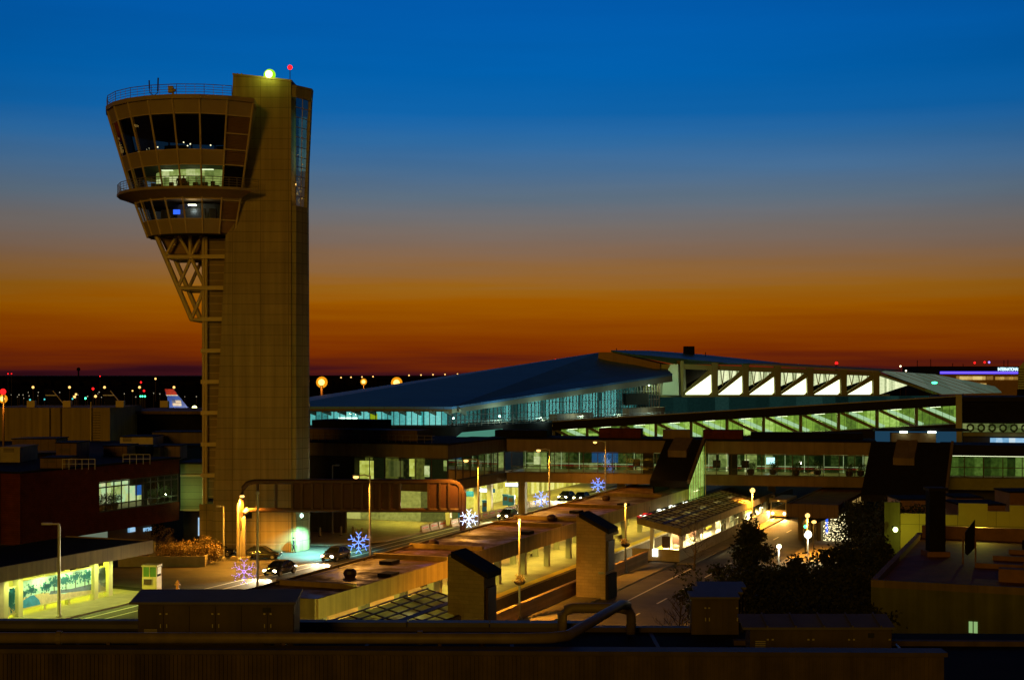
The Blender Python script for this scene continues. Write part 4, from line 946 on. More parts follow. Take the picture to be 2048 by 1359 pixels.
    MB(W).box(181, 186, -107, -86, 11.603, 13.1).build('plant_screen', M['louver2'], B); MB(W).box(186.5, 193, -106, -96, 11.603, 14.2).build('plant_screen', M['tar'], B)
    r = MB(W)
    for i in range(24): r.tube((176.6, -107+i*1.1, 11.6), (176.6, -107+i*1.1, 12.6), .03, n=4)
    for z in (12.1, 12.6): r.tube((176.6, -107, z), (176.6, -81.3, z), .03, n=4)
    r.build('roof_railing', M['rail'], B)
    sk = MB(); q = [P(x, y, 216) for x, y in ((889, 876), (905, 866), (922, 864.5), (910, 876))]
    g0 = [P(908, 876.5, 214), P(939, 876.5, 214), P(924, 864, 214)]
    sk.prism(g0, (6, 14, 0)); sk.build('gable_skylight', M['e_skyl'], B)
    gw = tag(MB(W).box(166, 166.4, -106, -89.3, 0, 3.4).box(165.9, 166.5, -106, -89.3, 3.403, 3.6).build('garden_wall', M['fascia2']), 'grey low wall in shadow right of the tower base', 'wall')
    # signs hanging over the kerb
    def hs(px, py, w, h, m, label, bar=True):
        r = (px-1024)/F; Y = -84/(UC*r-US); X = r*Y; s, t = ST(X, Y); z = CAMZ-(py-Y0)/F*Y
        k = thing('hanging_sign', label, 'sign', (X, Y, z-h/2), 0)
        MB(W).box(s-.08, s+.08, t-w/2, t+w/2, z-h/2, z+h/2).build('panel', M['bluesign'] if m == 'b' else M['e_sign'], k)
        if m == 'b' and bar: MB(W).box(s-.14, s-.085, t-w/2, t+w*.2, z-.22, z+.25).build('light_box', M['e_sign'], k)
        for q in (-w*.4, w*.4): MB(W).tube((s, t+q, z+h/2), (s, t+q, 4.99), .03).build('hanger', M['dsteel'], k)
    hs(917, 993, 2.4, .5, 'w', 'plain white light box sign hanging left of the gantry post'); hs(943, 987, 2.4, .8, 'b', 'plain blue sign panel right of the gantry post', False)
    hs(973, 980, 2.8, .6, 'b', 'blue sign with white light box in the middle of the lit kerb'); hs(1029, 969, 3.0, .7, 'b', 'blue sign with white light box nearest the bridge')
    b0 = None
    for i, (s, t) in enumerate(((190, -83.2), (200, -83.4), (209, -82.8), (211, -84.5))):
        q = W(s, t, .13)
        if not b0:
            b0 = thing('vending_kiosk', 'blue kiosk standing on the lit kerb', 'kiosk', q, 0, 'blue kiosks on the kerb'); L2 = FR(q[0], q[1], 90-21.6)
            MB(L2).box(-.4, .4, -.5, .5, .13, 1.7).build('body', M['bluesign'], b0); MB(L2).box(-.46, .46, -.56, .56, 1.703, 1.85).build('cap', M['bluesign'], b0); MB(L2).box(-.44, -.403, -.35, .35, .9, 1.5).build('panel', M['dsteel'], b0)
        else: dup(b0, q)
    # concrete barriers with orange reflectors along the kerb
    k0 = None
    for i in range(17):
        s = 172+i*2.75; q = W(s, -80.0 if s > 180 else -80.6, .01)
        if not k0:
            k0 = thing('concrete_barrier', 'pale concrete road barrier with red stripe in a row along the lit kerb', 'barrier', q, 0, 'barriers along the kerb'); L2 = FR(q[0], q[1], 90-21.6)
            MB(L2).prism([(-1.2, -.3, .01), (-1.2, .3, .01), (-1.2, .22, .2), (-1.2, .1, .4), (-1.2, .08, .95), (-1.2, -.08, .95), (-1.2, -.1, .4), (-1.2, -.22, .2)], (2.4, 0, 0)).build('body', M['barrier'], k0)
            MB(L2).box(-.8, .8, -.13, -.101, .5, .7).build('stripe', M['redpl'], k0)
        else: dup(k0, q)
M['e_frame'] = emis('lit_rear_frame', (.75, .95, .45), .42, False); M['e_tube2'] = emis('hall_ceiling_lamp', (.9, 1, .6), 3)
M['r_bluedim'] = emis('dim_blue_screen', (.02, .10, .25), .7, False); M['e_redline'] = emis('red_light_line', (1, .03, .04), .35, False); M['e_poster'] = emis('lit_poster', (.5, .95, 1), 2)
M['olive2'] = mat('olive_concrete', (.20, .19, .06), .8); M['fascia2'] = mat('lobby_fascia_concrete', (.18, .13, .06), .85, var=.15, scale=.4, streak=.25, joints=(3.0, 9, -21.6, .03, .7))
M['r_conc'] = room('concourse_interior', [(.006, .012, .003), (.03, .06, .008), (.08, .15, .02), (.22, .36, .07)], .7, 1.1, 6, -12, 2)
M['r_yellow'] = room('yellow_room', [(.4, .42, .05), (.6, .62, .1), (.8, .85, .2)], .9, .5, .4, -21.6); M['r_dimy'] = room('dim_yellow_room', [(.02, .03, .005), (.08, .09, .02), (.12, .13, .03)], .9, .5, 5, -21.6)
M['r_curb2'] = room('lit_entrance_wall', [(.10, .10, .02), (.22, .22, .04), (.55, .55, .1), (.8, .8, .2)], .55, 3.2, 6, -21.6)
M['louver2'] = mat('brown_roof_screen', (.17, .10, .05), .8, var=.2, joints=(.9, 5, -21.6, .05, .6)); M['e_skyl'] = emis('lit_skylight', (.12, .42, .30), .55)
bridge()

# ================================================================ the great terminal behind
def terminal():
    T = thing('terminal_building', 'vast terminal with sloping blue roof, teal glass walls and bright truss windows', 'terminal', P(1100, 853, 370)[:2]+(0,))
    A, C, E = P(560, 853, 303), P(895, 851, 303.7), P(1318, 829, 386)
    zb = 10.0; zc, ze = 13.2, 20.0
    MB().prism([(A[0], A[1]-6, 0), (C[0]+2, C[1]-6, 0), (E[0]+4, E[1]-8, 0), (E[0], E[1]+60, 0), (A[0], A[1]+140, 0)], (0, 0, zb)).build('podium', M['tar'], T)
    pr = MB(); pr.box(A[0], C[0]-8, C[1]-6.6, C[1]-6.02, 7.4, 9.4); pr.build('podium_band', M['louver2'], T)
    # end wall
    L1 = FR(A[0], A[1], math.degrees(math.atan2(C[1]-A[1], C[0]-A[0]))); l1 = math.dist(A[:2], C[:2])
    glazed(L1, 0, l1, zb+.02, zc, 0, 28, T, M['g_teal'], M['dsteel'], r=.09); MB(L1).box(0, l1, 5, 5.3, zb, zc+.6).build('concourse_wall', M['r_teal'], T)
    MB(L1).box(0, l1, -.3, .2, zb-.9, zb).build('sill_band', M['louver2'], T)
    MB(L1).box(l1-16.6, l1-15, .6, .8, zb+1, zb+2.6).build('yellow_sign', M['e_yel'], T); MB(L1).box(l1-23.5, l1-19.5, 3, 3.2, zb+1.2, zb+1.7).build('white_sign', M['e_sign'], T)
    for i in range(12):
        x = 3+i*3.2; MB(L1).prism([(x, -4.5, zc-.2), (x+.3, -4.5, zc-.2), (x+1.5, .5, zc-1.0), (x+1.2, .5, zc-1.0)], (0, 0, .7)).build('eave_fin', M['wing'], T)
    # side wall
    an = math.degrees(math.atan2(E[1]-C[1], E[0]-C[0])); L2 = FR(C[0], C[1], an); l2 = math.dist(C[:2], E[:2])
    zt = lambda a: zc+(ze-zc)*a/l2
    g = MB(L2).quad((0, 0, zb), (l2, 0, zb), (l2, 0, ze), (0, 0, zc)).build('curtain_wall', M['g_teal'], T)
    f = MB(L2); n = 62
    for i in range(n+1):
        a = l2*i/n; f.box(a-.07, a+.07, -.2, -.01, zb, zt(a))
    for z in (11.0, 12.2, 14.3, 16.5):
        a = max(0, (z-zc)/(ze-zc)*l2); f.box(a, l2, -.19, -.02, z-.06, z+.06)
    f.build('window_frame', M['dsteel'], g)
    MB(L2).prism([(0, 7, zb), (l2, 7, zb), (l2, 7, ze), (0, 7, zc)], (0, .3, 0)).build('hall_wall', M['r_teal2'], T)
    def onside(px):   # heading along the side wall of a picture column
        r = (px-1024)/F; dx, dy = math.cos(R(an)), math.sin(R(an)); return (r*C[1]-C[0])/(dx-r*dy)
    for x0, x1 in ((1018, 1030), (1066, 1090), (1102, 1128), (1139, 1166), (1174, 1204), (1213, 1242)):
        a0, a1 = onside(x0), onside(x1); n = 7; b = MB(L2)
        for i in range(n):
            a = a0+(a1-a0)*i/n; b.box(a, a+(a1-a0)/n*.5, 1.2, 1.4, zb+.3, zt(a)-.9)
        b.build('backlit_slats', M['e_teal'], T)
    for x0, x1, h in ((1092, 1166, 1.6), (1238, 1310, 2.2)):
        a0, a1 = onside(x0), onside(x1); MB(L2).box(a0, a1, -3, -1, zb, zb+h).build('terrace_screen', M['louver2'], T)
    MB(L2).box(onside(1246), onside(1290), -.9, .3, zb+3, zb+6.0).build('dark_bay', M['tar'], T)
    r = MB(L2)
    for z in (.5, 1.0): r.tube((0, -5.5, zb+z), (l2, -5.5, zb+z), .05, n=4)
    for i in range(40): r.tube((l2*i/40, -5.5, zb), (l2*i/40, -5.5, zb+1), .04, n=4)
    r.build('terrace_railing', M['rail'], T)
    # roof
    Bk, Rg = P(560, 806, 430), P(1197, 708, 402)
    a_, c_, e_ = (A[0], A[1]-5, zc+.55), (C[0]+1.2, C[1]-5, zc+.5), (E[0]+3.5, E[1]-1.5, ze+.6)
    rf = MB(); rf.prism([a_, c_, Rg, Bk], (0, 0, .5)); rf.build('lower_roof', M['blueroof'], T); rf = MB(); rf.prism([c_, e_, (e_[0]-1, e_[1]+25, ze+4), Rg], (0, 0, .5)); rf.build('lower_roof', M['blueroof'], T)
    ef = MB(); ef.prism([c_, e_, (e_[0], e_[1], e_[2]-1.6), (c_[0], c_[1], c_[2]-.9)], (-.8, .5, 0)); ef.build('eave_beam', M['wing'], T)
    ef = MB(); ef.prism([a_, c_, (c_[0], c_[1], c_[2]-.45), (a_[0], a_[1], a_[2]-.45)], (0, .4, 0)); ef.build('eave_beam', M['bfascia'], T)
    MB().prism([P(x, y, 393) for x, y in ((1197, 704), (1222, 704), (1320, 727), (1320, 753), (1195, 742))], (4, 14, 0)).build('ridge_wall', M['ridge'], T)
    MB().prism([P(x, y, 391.5) for x, y in ((1195, 742), (1320, 753), (1316, 757), (1195, 770))], (3, 14, 0)).build('shadow_gap', M['tar'], T)
    MB().prism([P(x, y, 390) for x, y in ((1242, 790), (1242, 772), (1318, 757), (1315, 790))], (3, 8, 0)).build('grey_end_wall', M['wing'], T)
    MB().prism([P(x, y, 394.5) for x, y in ((1318, 728), (1356, 728), (1358, 790), (1312, 789))], (3, 8, 0)).build('pale_curved_wall', M['palewall'], T)
    point(P(1335, 770, 384), 2500, (.7, 1, .55), .1)
    H = lambda x, y, d=0: P(x, y, 395+(x-1320)/450*25+d)
    ur = MB(); ur.prism([P(1222, 703.5, 394), P(1300, 704, 430), P(1400, 711, 445), P(1560, 728, 450), H(1500, 729.5, 1), H(1350, 728, 1)], (0, 0, .5)); ur.build('upper_roof', M['blueroof'], T)
    ur = MB(); ur.prism([H(1500, 729.5, 1), P(1560, 728, 450), P(1800, 741, 465), H(1757, 743.5, 1)], (0, 0, .4)); ur.build('upper_roof', M['wing'], T)
    # truss hall front
    cols = [1361, 1430, 1492, 1556, 1621, 1688, 1753]
    top = lambda x: 729.0+(x-1500)*.057
    MB().prism([H(1352, 727), H(1762, top(1762)), H(1762, top(1762)+8), H(1352, 737)], (0, 2.5, 0)).build('top_chord', M['trussc'], T)
    MB().prism([H(1312, 789), H(1780, 788.5), H(1780, 793), H(1312, 793.5)], (0, 3, 0)).build('bottom_chord', M['trussc'], T)
    for i, x in enumerate(cols): MB().prism([H(x-6.5, top(x), -.6), H(x+6.5, top(x), -.6), H(x+5.5, 790, -.6), H(x-5.5, 790, -.6)], (0, 2, 0)).build('truss_column', M['trussc'], T)
    for i in range(6):
        xl, xr = cols[i]+6.5, cols[i+1]-6; yt = 745.5+i*2.4; tu = top(xl)+9
        MB().prism([H(xl-2, 790, 4), H(xr+2, 790, 4), H(xr+2, yt, 4), H(xr-5, yt-2, 4)], (0, .4, 0)).build('bright_window', M['r_bright'], T)
        MB().prism([H(xl-2, 785.5, .2), H(xl-2, 790, .2), H(xr+1, yt+1, .2), H(xr+1, yt-7, .2), H(xr-6, yt-6, .2)], (0, 1.6, 0)).build('diagonal_brace', M['trussc'], T)
        MB().prism([H(xr-8, 791, .3), H(xr+2, 791, .3), H(xr+2, 782, .3)], (0, 1.4, 0)).build('corner_gusset', M['trussc'], T)
        up = MB().prism([H(xl-2, tu, 6), H(xr, tu, 6), H(xr-6, yt-2, 6), H(xl-2, 772, 6)], (0, .4, 0)).build('upper_window', M['tar'] if i == 0 else M['r_hall'], T)
        if i:
            k = MB()
            for j in range(6):
                x = xl+(xr-xl)*(j+.5)/6; k.tube(H(x, tu, 4.8), H(xl+(xr-xl)*((j//2)*2+1)/6, 770, 4.8), .16, n=4)
            k.build('inner_strut', M['wing'], up)
    MB().prism([H(1760, 752, 5), H(1815, 770, 5), H(1790, 778, 5), H(1760, 788, 5)], (0, .4, 0)).build('upper_window', M['r_hall'], T)
    MB().prism([H(1754, 747), H(1764, 747), H(1884, 788), H(1868, 788)], (0, 2, 0)).build('end_brace', M['trussc'], T)
    fr = MB(); fr.prism([H(1762, 743, 10), H(1870, 750, 30), H(1990, 774, 30), H(2003, 785, 20), H(1884, 788, 2)], (0, 0, .3)); fr.build('sloping_glass_roof', M['palegl'], T)
    fb = MB()
    for k in range(6):
        x = 1772+k*20; fb.tube(H(x, 744+k*.9, 8+k*2), H(x+115, 787-k*.3, 8), .09, n=4)
    fb.build('roof_rib', M['wing'], T)
    b = MB().cbox(P(1786, 0, 404)[:2]+(18,), 0.1, .1, .1) if False else None
    MB().ball(H(1869, 765, -1), .55, 1.6, 1, .6).build('green_lamp', M['e_green'], T)
    # dark glazed band below the hall and vents on the roof
    MB().prism([H(1312, 794, -2), H(1905, 791, -2), H(1905, 832, -2), H(1312, 836, -2)], (0, 6, 0)).build('dark_glass_band', M['r_band'], T)
    MB().prism([H(1312, 836, -3), H(2060, 833, -3), H(2060, 900, -3), H(1312, 900, -3)], (0, 6, 0)).build('lower_block', M['tar'], T)
    for x in (1373, 1384): v = MB().prism([P(x-5, 712, 436), P(x+5.5, 712, 436), P(x+5, 692, 436), P(x-4.5, 692, 436)], (0, 2.5, 0)).build('roof_ventilator', M['tar'], T)
    for x, y0, y1 in ((1233, 704, 696), (1251, 705, 699), (1411, 712, 704)): MB().tube(P(x, y0, 420), P(x, y1, 420), .12, n=5).build('roof_mast', M['tar'], T)
M['e_yel'] = emis('yellow_sign_face', (.9, .8, .02), .6, False); M['e_teal'] = emis('backlit_teal_slat', (.38, .95, .88), 4.0, False)
M['ridge'] = mat('ridge_wall_panel', (.42, .26, .10), .8, var=.12, scale=.1, joints=(4, 20, 0, .06, .7)); M['palewall'] = mat('pale_wall', (.42, .46, .34), .8, var=.12, scale=.15)
M['trussc'] = mat('concrete_truss', (.24, .21, .075), .8, var=.12, scale=.15); M['palegl'] = room('glowing_roof_panel', [(.05, .08, .055), (.085, .125, .09), (.12, .16, .12)], .75, 9, 40)  # sloping roof: light from the hall beneath is painted in as emission
M['r_hall'] = room('bright_hall_interior', [(.2, .24, .1), (.6, .68, .36), (1, 1.05, .62)], 1.0, .7, 30)
M['r_band'] = room('dim_teal_glazing', [(.002, .007, .006), (.004, .016, .014), (.007, .028, .024), (.016, .05, .042)], .7, 4, 9, -3)
terminal()
for k in range(6):
    q = P(930+k*75, 845-k*3, 303+k*15); point((q[0]+1, q[1]-8, 11.2), 800, (.6, 1, .9), .1)  # added fill lights without fittings that brighten the terminal eave

def ramp():
    T = thing('enclosed_ramp', 'long inclined glazed walkway with diagonal trusses, lit green, behind the bridge', 'walkway', P(1600, 870, 250)[:2]+(0,))
    a, b = P(1120, 800, 262), P(1912, 800, 238)
    def Q(k, d, z):   # k along, d back, z measured from the upper glass edge at k
        zz = 10.8+(15.75-10.8)*k; return (a[0]+(b[0]-a[0])*k+d*.35, a[1]+(b[1]-a[1])*k+d*.94, zz+z)
    K0, K1 = -.02, 1.0
    def slab(d0, d1, z0, z1, nm, m, k0=K0, k1=K1): return MB().prism([Q(k0, d0, z0), Q(k1, d0, z0), Q(k1, d0, z1), Q(k0, d0, z1)], tuple(Q(0, d1, 0)[i]-Q(0, d0, 0)[i] for i in range(3))).build(nm, m, T)
    slab(-.3, 6, 0.0, 1.5, 'roof', M['droof']); slab(-.35, 6.1, 1.503, 1.65, 'roof_edge', M['wing'])
    slab(-.1, 6, -5.2, -3.1, 'lower_band', M['droof']); slab(.3, 6, -3.097, -3.02, 'ramp_floor', mat('ramp_floor', (.3, .35, .2), .5))
    g = MB().quad(Q(K0, .15, -3.05), Q(K1, .15, -3.05), Q(K1, .15, 0), Q(K0, .15, 0)).build('side_glass', M['g_clear'], T)
    f = MB(); n = 66
    for i in range(n+1): k = K0+(K1-K0)*i/n; f.tube(Q(k, .1, -3.1), Q(k, .1, 0), .03, n=4)
    f.build('window_frame', M['dsteel'], g)
    slab(5.0, 5.3, -3.0, 0, 'rear_wall', M['r_ramp'])
    n = 11
    for i in range(n):
        k0, k1 = K0+(K1-K0)*i/n, K0+(K1-K0)*(i+1)/n
        MB().tube(Q(k0+.006, .5, 0), Q(k1-.004, .5, -3.1), .34, n=4).build('diagonal_brace', M['ptruss'], T); MB().tube(Q(k0, .5, -3.1), Q(k0, .5, 0), .36, n=4).build('truss_post', M['ptruss'], T)
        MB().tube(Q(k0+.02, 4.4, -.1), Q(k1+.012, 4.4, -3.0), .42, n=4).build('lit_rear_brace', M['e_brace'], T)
        l = slab(2.6, 2.9, -.12, -.04, 'ceiling_light', M['e_tube2'], k0+.03, k0+.055)
        if i % 2: point(Q((k0+k1)/2, 2.6, -.5), 260, (.7, 1, .3), .1)
    w = MB(); c = Q(1, 0, 0); w.prism([Q(1.0, -.6, 1.8), Q(1.014, -.6, 1.8), Q(1.014, -.6, -7), Q(1.0, -.6, -7)], (2.2, 6.2, 0)); w.build('end_wall', M['wing'], T)
    for k in (.2, .55, .93): q = Q(k, 3, -5.2); MB().box(q[0]-.6, q[0]+.6, q[1]-.6, q[1]+.6, 0, q[2]).build('pier', M['fascia2'], T)
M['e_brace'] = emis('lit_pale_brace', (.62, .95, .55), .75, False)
ramp()

def right_far():
    T = thing('office_building', 'dark building at the right edge with a row of lit round wreaths in its windows', 'building', P(2000, 853, 236)[:2]+(0,))
    L = FR(*P(1926, 800, 240)[:2], -12)
    MB(L).box(0, 40, 0, 20, 12.9, 16.4).build('upper_wall', M['tar'], T); MB(L).box(-4, 40, -.5, 20, 16.403, 17.2).build('roof', M['droof'], T)
    MB(L).box(0, 40, .8, 20, 0, 12.897).build('wall', M['soffit'], T); MB(L).box(0, 40, .3, .79, 11.3, 12.7).build('wreath_window', M['r_conc2'], T)
    for i in range(9):
        c = L(1.2+i*1.75, .15, 12.0); MB().path([(c[0]+.55*math.cos(R(40*k)), c[1], c[2]+.55*math.sin(R(40*k))) for k in range(10)], .17, 6).build('wreath', M['leafw'], T)
    MB(L).box(0, 40, -.2, .25, 10.6, 11.2).build('band', M['olive2'], T)
    MB(L).box(4.3, 12.2, -1.0, -.6, 8.5, 10.35).build('lit_counter_window', M['r_blue'], T); MB(L).box(12.9, 20, -1.0, -.6, 8.5, 10.35).build('lit_counter_window', M['r_blue'], T)
    c = thing('skybridge_stub', 'blue lit bay with white lamps above the black stair cover', 'canopy', P(1850, 880, 222)[:2]+(0,))
    L = FR(*P(1755, 880, 222)[:2], -8)
    MB(L).box(0, 12.4, 3, 3.3, 8.9, 12.2).build('blue_wall', M['e_bluewall'], c); MB(L).box(2.0, 8.7, -1, 1, 9.2, 11.9).build('cabin', M['bfascia'], c); MB(L).box(-.5, 13.5, -1.5, 3.5, 12.203, 12.5).build('roof', M['droof'], c)
    MB(L).box(3.2, 4.3, .8-2.6, 1.2-2.6, 11.95, 12.2).build('lamp', M['e_cyan2'], c); MB(L).box(7.4, 8.6, .8-2.6, 1.2-2.6, 11.95, 12.2).build('lamp', M['e_cyan2'], c); MB(L).box(0, 13, -1.2, 3, 0, 8.897).build('base_block', M['tar'], c)
    # far building with the sign
    Y = 700; s = thing('sign_building', 'distant dark building with a glowing blue band and white roof sign', 'building', P(1940, 790, Y)[:2]+(0,))
    X = lambda px: P(px, 0, Y)[0]; Z = lambda py: P(0, py, Y)[2]
    MB().box(X(1838), X(2120), Y, Y+30, 0, Z(732)).build('wall', M['tar'], s)
    MB().box(X(1880), X(2120), Y-.6, Y-.01, Z(747), Z(742.5)).build('blue_band', M['e_blue'], s)
    MB().box(X(1878), X(2120), Y-.5, Y-.01, Z(790), Z(748)).build('lower_wall', M['louver'], s)
    for x0, x1, y0, y1 in ((1912, 1970, 759, 752), (1972, 1985, 759, 752), (1948, 1972, 773, 766), (1990, 2036, 759, 753)): MB().box(X(x0), X(x1), Y-.9, Y-.51, Z(y0), Z(y1)).build('lit_window', M['r_amber'], s)
    cu = bpy.data.curves.new('roof_sign', 'FONT'); cu.body = 'INTERNATIONAL'; cu.size = 2.3; cu.extrude = .1; cu.space_character = .95; o = bpy.data.objects.new('roof_sign_letters', cu); COL.objects.link(o)
    cu.materials.append(M['e_letters']); bpy.context.view_layer.update(); mm = bpy.data.meshes.new_from_object(o.evaluated_get(bpy.context.evaluated_depsgraph_get())); bpy.data.objects.remove(o); o = bpy.data.objects.new('roof_sign_letters', mm); COL.objects.link(o); o.parent = s; o.rotation_euler = (R(90), 0, 0); o.location = (X(1995)-XF[s.name][0], Y-.4-XF[s.name][1], Z(741)); o.scale = (.60, 1, 1)
    for px, h in ((1838, 3), (1865, 3.5), (1909, 1.5), (1930, 1.2), (2012, 3), (2020, 3.2)): MB().tube((X(px), Y+3, Z(732)), (X(px), Y+3, Z(732)+h), .18, n=5).build('antenna', M['tar'], s)
    for px, py, m in ((1952, 725, 'e_red'), (1972, 724, 'e_red'), (1981, 724, 'e_ledp')): MB().ball((X(px), Y+2, Z(py)), .55, n=8).build('roof_lamp', M[m], s)
    g = thing('glass_stair_tower', 'pale glazed stair tower cut by the right edge of the picture', 'building', P(2052, 790, 300)[:2]+(0,))
    q = [P(x, y, 300) for x, y in ((2036, 778), (2036, 736), (2052, 718), (2110, 718), (2110, 778))]
    MB().prism(q, (2.95, 8, 0)).build('glazed_wall', M['palewall'], g)
    f = MB()
    for k in range(9): f.tube(P(2036, 738+k*5, 299.8), P(2110, 738+k*5, 299.8), .08, n=4)
    f.build('glazing_bar', M['dsteel'], g); MB().prism([P(x, y, 300.5) for x, y in ((2034, 779), (2110, 779), (2110, 900), (2034, 900))], (2.95, 8, 0)).build('base', M['tar'], g)
M['r_conc2'] = room('festive_window', [(.03, .05, .01), (.12, .16, .04), (.3, .36, .12)], .7, .9, 6, -12); M['leafw'] = mat('wreath_needles', (.06, .10, .04), .8)
M['e_bluewall'] = emis('blue_lit_wall', (.04, .16, .30), .28); M['e_cyan2'] = emis('white_wall_lamp', (.8, 1, .8), 6); M['r_amber'] = room('amber_rooms', [(.15, .06, .01), (.5, .28, .05), (1, .75, .25)], .8, 2.2, 10)
right_far()
# ================================================================ left side: brick building, mural shelter, booth, planter
def leftside():
    B = thing('brick_building', 'dark red brick terminal building with a band of lit office windows left of the tower', 'building', W(130, -104, 0))
    t0 = -99.7
    MB(W).box(116, 128.6, t0-12, t0, 3.6, 10.9).build('brick_wall', M['brick'], B)
    MB(W).box(128.601, 143.6, t0-12, t0, 9.15, 10.9).build('brick_wall', M['brick'], B); MB(W).box(128.601, 143.6, t0-12, t0, 3.6, 5.75).build('brick_wall', M['brick'], B)
    MB(W).box(115.8, 143.8, t0-14, t0+.15, 10.903, 11.1).build('roof', M['tar'], B)
    N = lambda a, b, z: W(128.65+a, t0-.2-b, z)
    glazed(N, 0, 14.9, 5.78, 9.12, 0, 11, B, M['g_clear'], M['dsteel'], (6.55, 8.5), r=.07)
    MB(W).box(128.65, 143.5, t0-5, t0-4.7, 5.76, 9.14).build('office_wall', M['r_brick'], B)
    MB(W).box(128.65, 143.5, t0-4.7, t0-.4, 5.752, 5.82).build('office_floor', M['walk'], B)
    MB(W).box(134.8, 137.0, t0-.6, t0-.18, 8.3, 9.12).build('blind_box', M['soffit'], B); MB(W).box(137.0, 137.5, t0-.6, t0-.15, 5.78, 9.12).build('pier', M['soffit'], B); MB(W).box(138, 139.2, t0-2.2, t0-2, 6.9, 8.9).build('blue_panel', M['e_bpan'], B)
    MB(W).box(129.5, 143, t0-2.6, t0-2.4, 9.0, 9.1).build('ceiling_light', M['e_tube2'], B)
    for s in (132, 137, 141.5): point(W(s, t0-2.5, 8.6), 45, (.8, 1, .45), .1)
    for i, s in enumerate((129.8, 131.2, 132.4, 139.6, 141.0, 142.4)): dup(PLANT[0], W(s, t0-.95, 5.83), i*1.3, 'leafy potted plant behind the brick building office window', 'potted plants in the brick building')
    # recess at the far left with a green lit panel, and the ground floor
    MB(W).box(100, 115.99, t0-12, t0-2.5, 0, 10.9).build('recessed_wall', M['soffit'], B); MB(W).box(107, 114.4, t0-2.49, t0-2.4, 1.5, 6.0).build('green_lit_panel', M['e_greenpan'], B)
    MB(W).box(116, 143.6, t0-12, t0-4, 0, 3.597).build('ground_floor_wall', M['louver2'], B)
    for s0, s1, z0, z1, m in ((128.8, 135, 1.4, 3.3, 'e_paleb'), (129, 131, .2, 1.8, 'sodpost'), (131.6, 133.6, .9, 2.0, 'r_blue'), (139, 140.2, 2.4, 2.9, 'r_blue'), (142, 143.4, 2.2, 2.6, 'r_blue')): MB(W).box(s0, s1, t0-3.99, t0-3.8, z0, z1).build('lit_window', M[m], B)
    # link between brick building and tower
    K = thing('link_building', 'greenish panelled link between the brick building and the tower', 'building', P(383, 1000, 172)[:2]+(0,))
    X = lambda px, Y=171: (px-1024)/F*Y
    MB().box(X(359), X(404.5), 171.5, 178, 4.6, 10.2).build('wall', M['linkw'], K); MB().box(X(358), X(404.5), 171.2, 178, 10.203, 10.4).build('roof', M['droof'], K)
    for z in (8.8, 4.65): MB().box(X(359), X(404.5), 171.35, 171.49, z-.1, z+.1).build('panel_rail', M['beam'], K)
    MB().box(X(359), X(404.5), 173, 178, 0, 4.597).build('ground_floor', M['soffit'], K); MB().box(X(389.5), X(401), 172.8, 172.99, 1.4, 3.6).build('lit_window', M['r_blue'], K)
    point(P(375, 990, 169.5), 60, (.6, 1, .35), .1)
    # rooftop boxes on the brick building and behind it
    bx = [(112, 153, 884, 914, 163, 'louver2', 5), (0, 40, 893, 912, 160, 'kerb', 6), (24, 112, 876, 893, 185, 'louver2', 5), (207, 254, 890, 921, 172, 'louver2', 5), (240, 306, 872, 889, 198, 'sodpost', 6), (304, 404, 863, 886, 205, 'fascia2', 6),
          (254, 290, 891, 915, 176, 'tar', 4), (80, 132, 914, 934, 150, 'louver2', 4), (290, 320, 893, 915, 180, 'fascia2', 4), (317, 360, 890, 918, 182, 'louver2', 4)]
    wd = ['squat brown rooftop box with pale trim', 'low pale deck box at the left edge', 'long brown rooftop box behind the pale deck', 'tall narrow brown rooftop box', 'long tan rooftop box below the dark hangar', 'wide tan screen next to the tower', 'black rooftop box between two brown ones', 'lowest brown box nearest the camera', 'small tan box left of the link', 'brown louvred box beside the link']
    for (x0, x1, y0, y1, Y, m, d), l in zip(bx, wd):
        z1, z0 = P(0, y0, Y)[2], P(0, y1, Y)[2]
        o = thing('rooftop_unit', l+' on the brick terminal roof', 'rooftop unit', (X((x0+x1)/2, Y), Y, z0), 0, 'rooftop boxes left of the tower')
        MB().box(X(x0, Y), X(x1, Y), Y, Y+d, min(z0, 11.1), z1-.12).build('casing', M[m], o, bevel=.03); MB().box(X(x0, Y)-.1, X(x1, Y)+.1, Y-.1, Y+d+.1, z1-.117, z1).build('lid', M['droof'] if m != 'kerb' else M['kerb'], o)
        v = MB()
        for k in range(4): v.box(X(x0, Y)+.4, X(x0, Y)+1.6, Y-.04, Y-.003, z0+.5+k*.15, z0+.58+k*.15)
        v.build('vent', M['dsteel'], o)
    MB(FR(X(60, 200), 186, 0)).box(-20, 40, -30, 32, 0, 11.0)
    tag(MB().box(X(-80, 210), X(415, 210), 183.5, 222, 0, 10.6).build('flat_roofed_block', M['tar']), 'black flat roofed block behind the brick building carrying small boxes', 'building')
    def rail(x0, x1, y, Y, n, label):
        r = thing('roof_railing', label, 'railing', P((x0+x1)/2, y, Y)); z = P(0, y, Y)[2]
        b = MB()
        for i in range(n+1): x = X(x0+(x1-x0)*i/n, Y); b.tube((x, Y, z-.6), (x, Y, z+.5), .03, n=4)
        for dz in (0, .5): b.tube((X(x0, Y), Y, z+dz), (X(x1, Y), Y, z+dz), .03, n=4)
        b.build('rails', M['gsteel'], r)
    rail(125, 190, 927, 150, 5, 'pale pipe railing on the brick roof, nearer the left edge'); rail(246, 300, 917, 160, 4, 'pale pipe railing on the brick roof, nearer the tower')
    # hangar like concourse behind
    H = thing('concourse_block', 'wide blank tan walled block at the left edge below the airfield lights', 'building', (X(110, 235), 245, 0)); Y = 235
    z1 = P(0, 815, Y)[2]; MB().box(X(-40, Y), X(220, Y), Y, Y+20, 0, z1).build('wall', M['hang'], H)
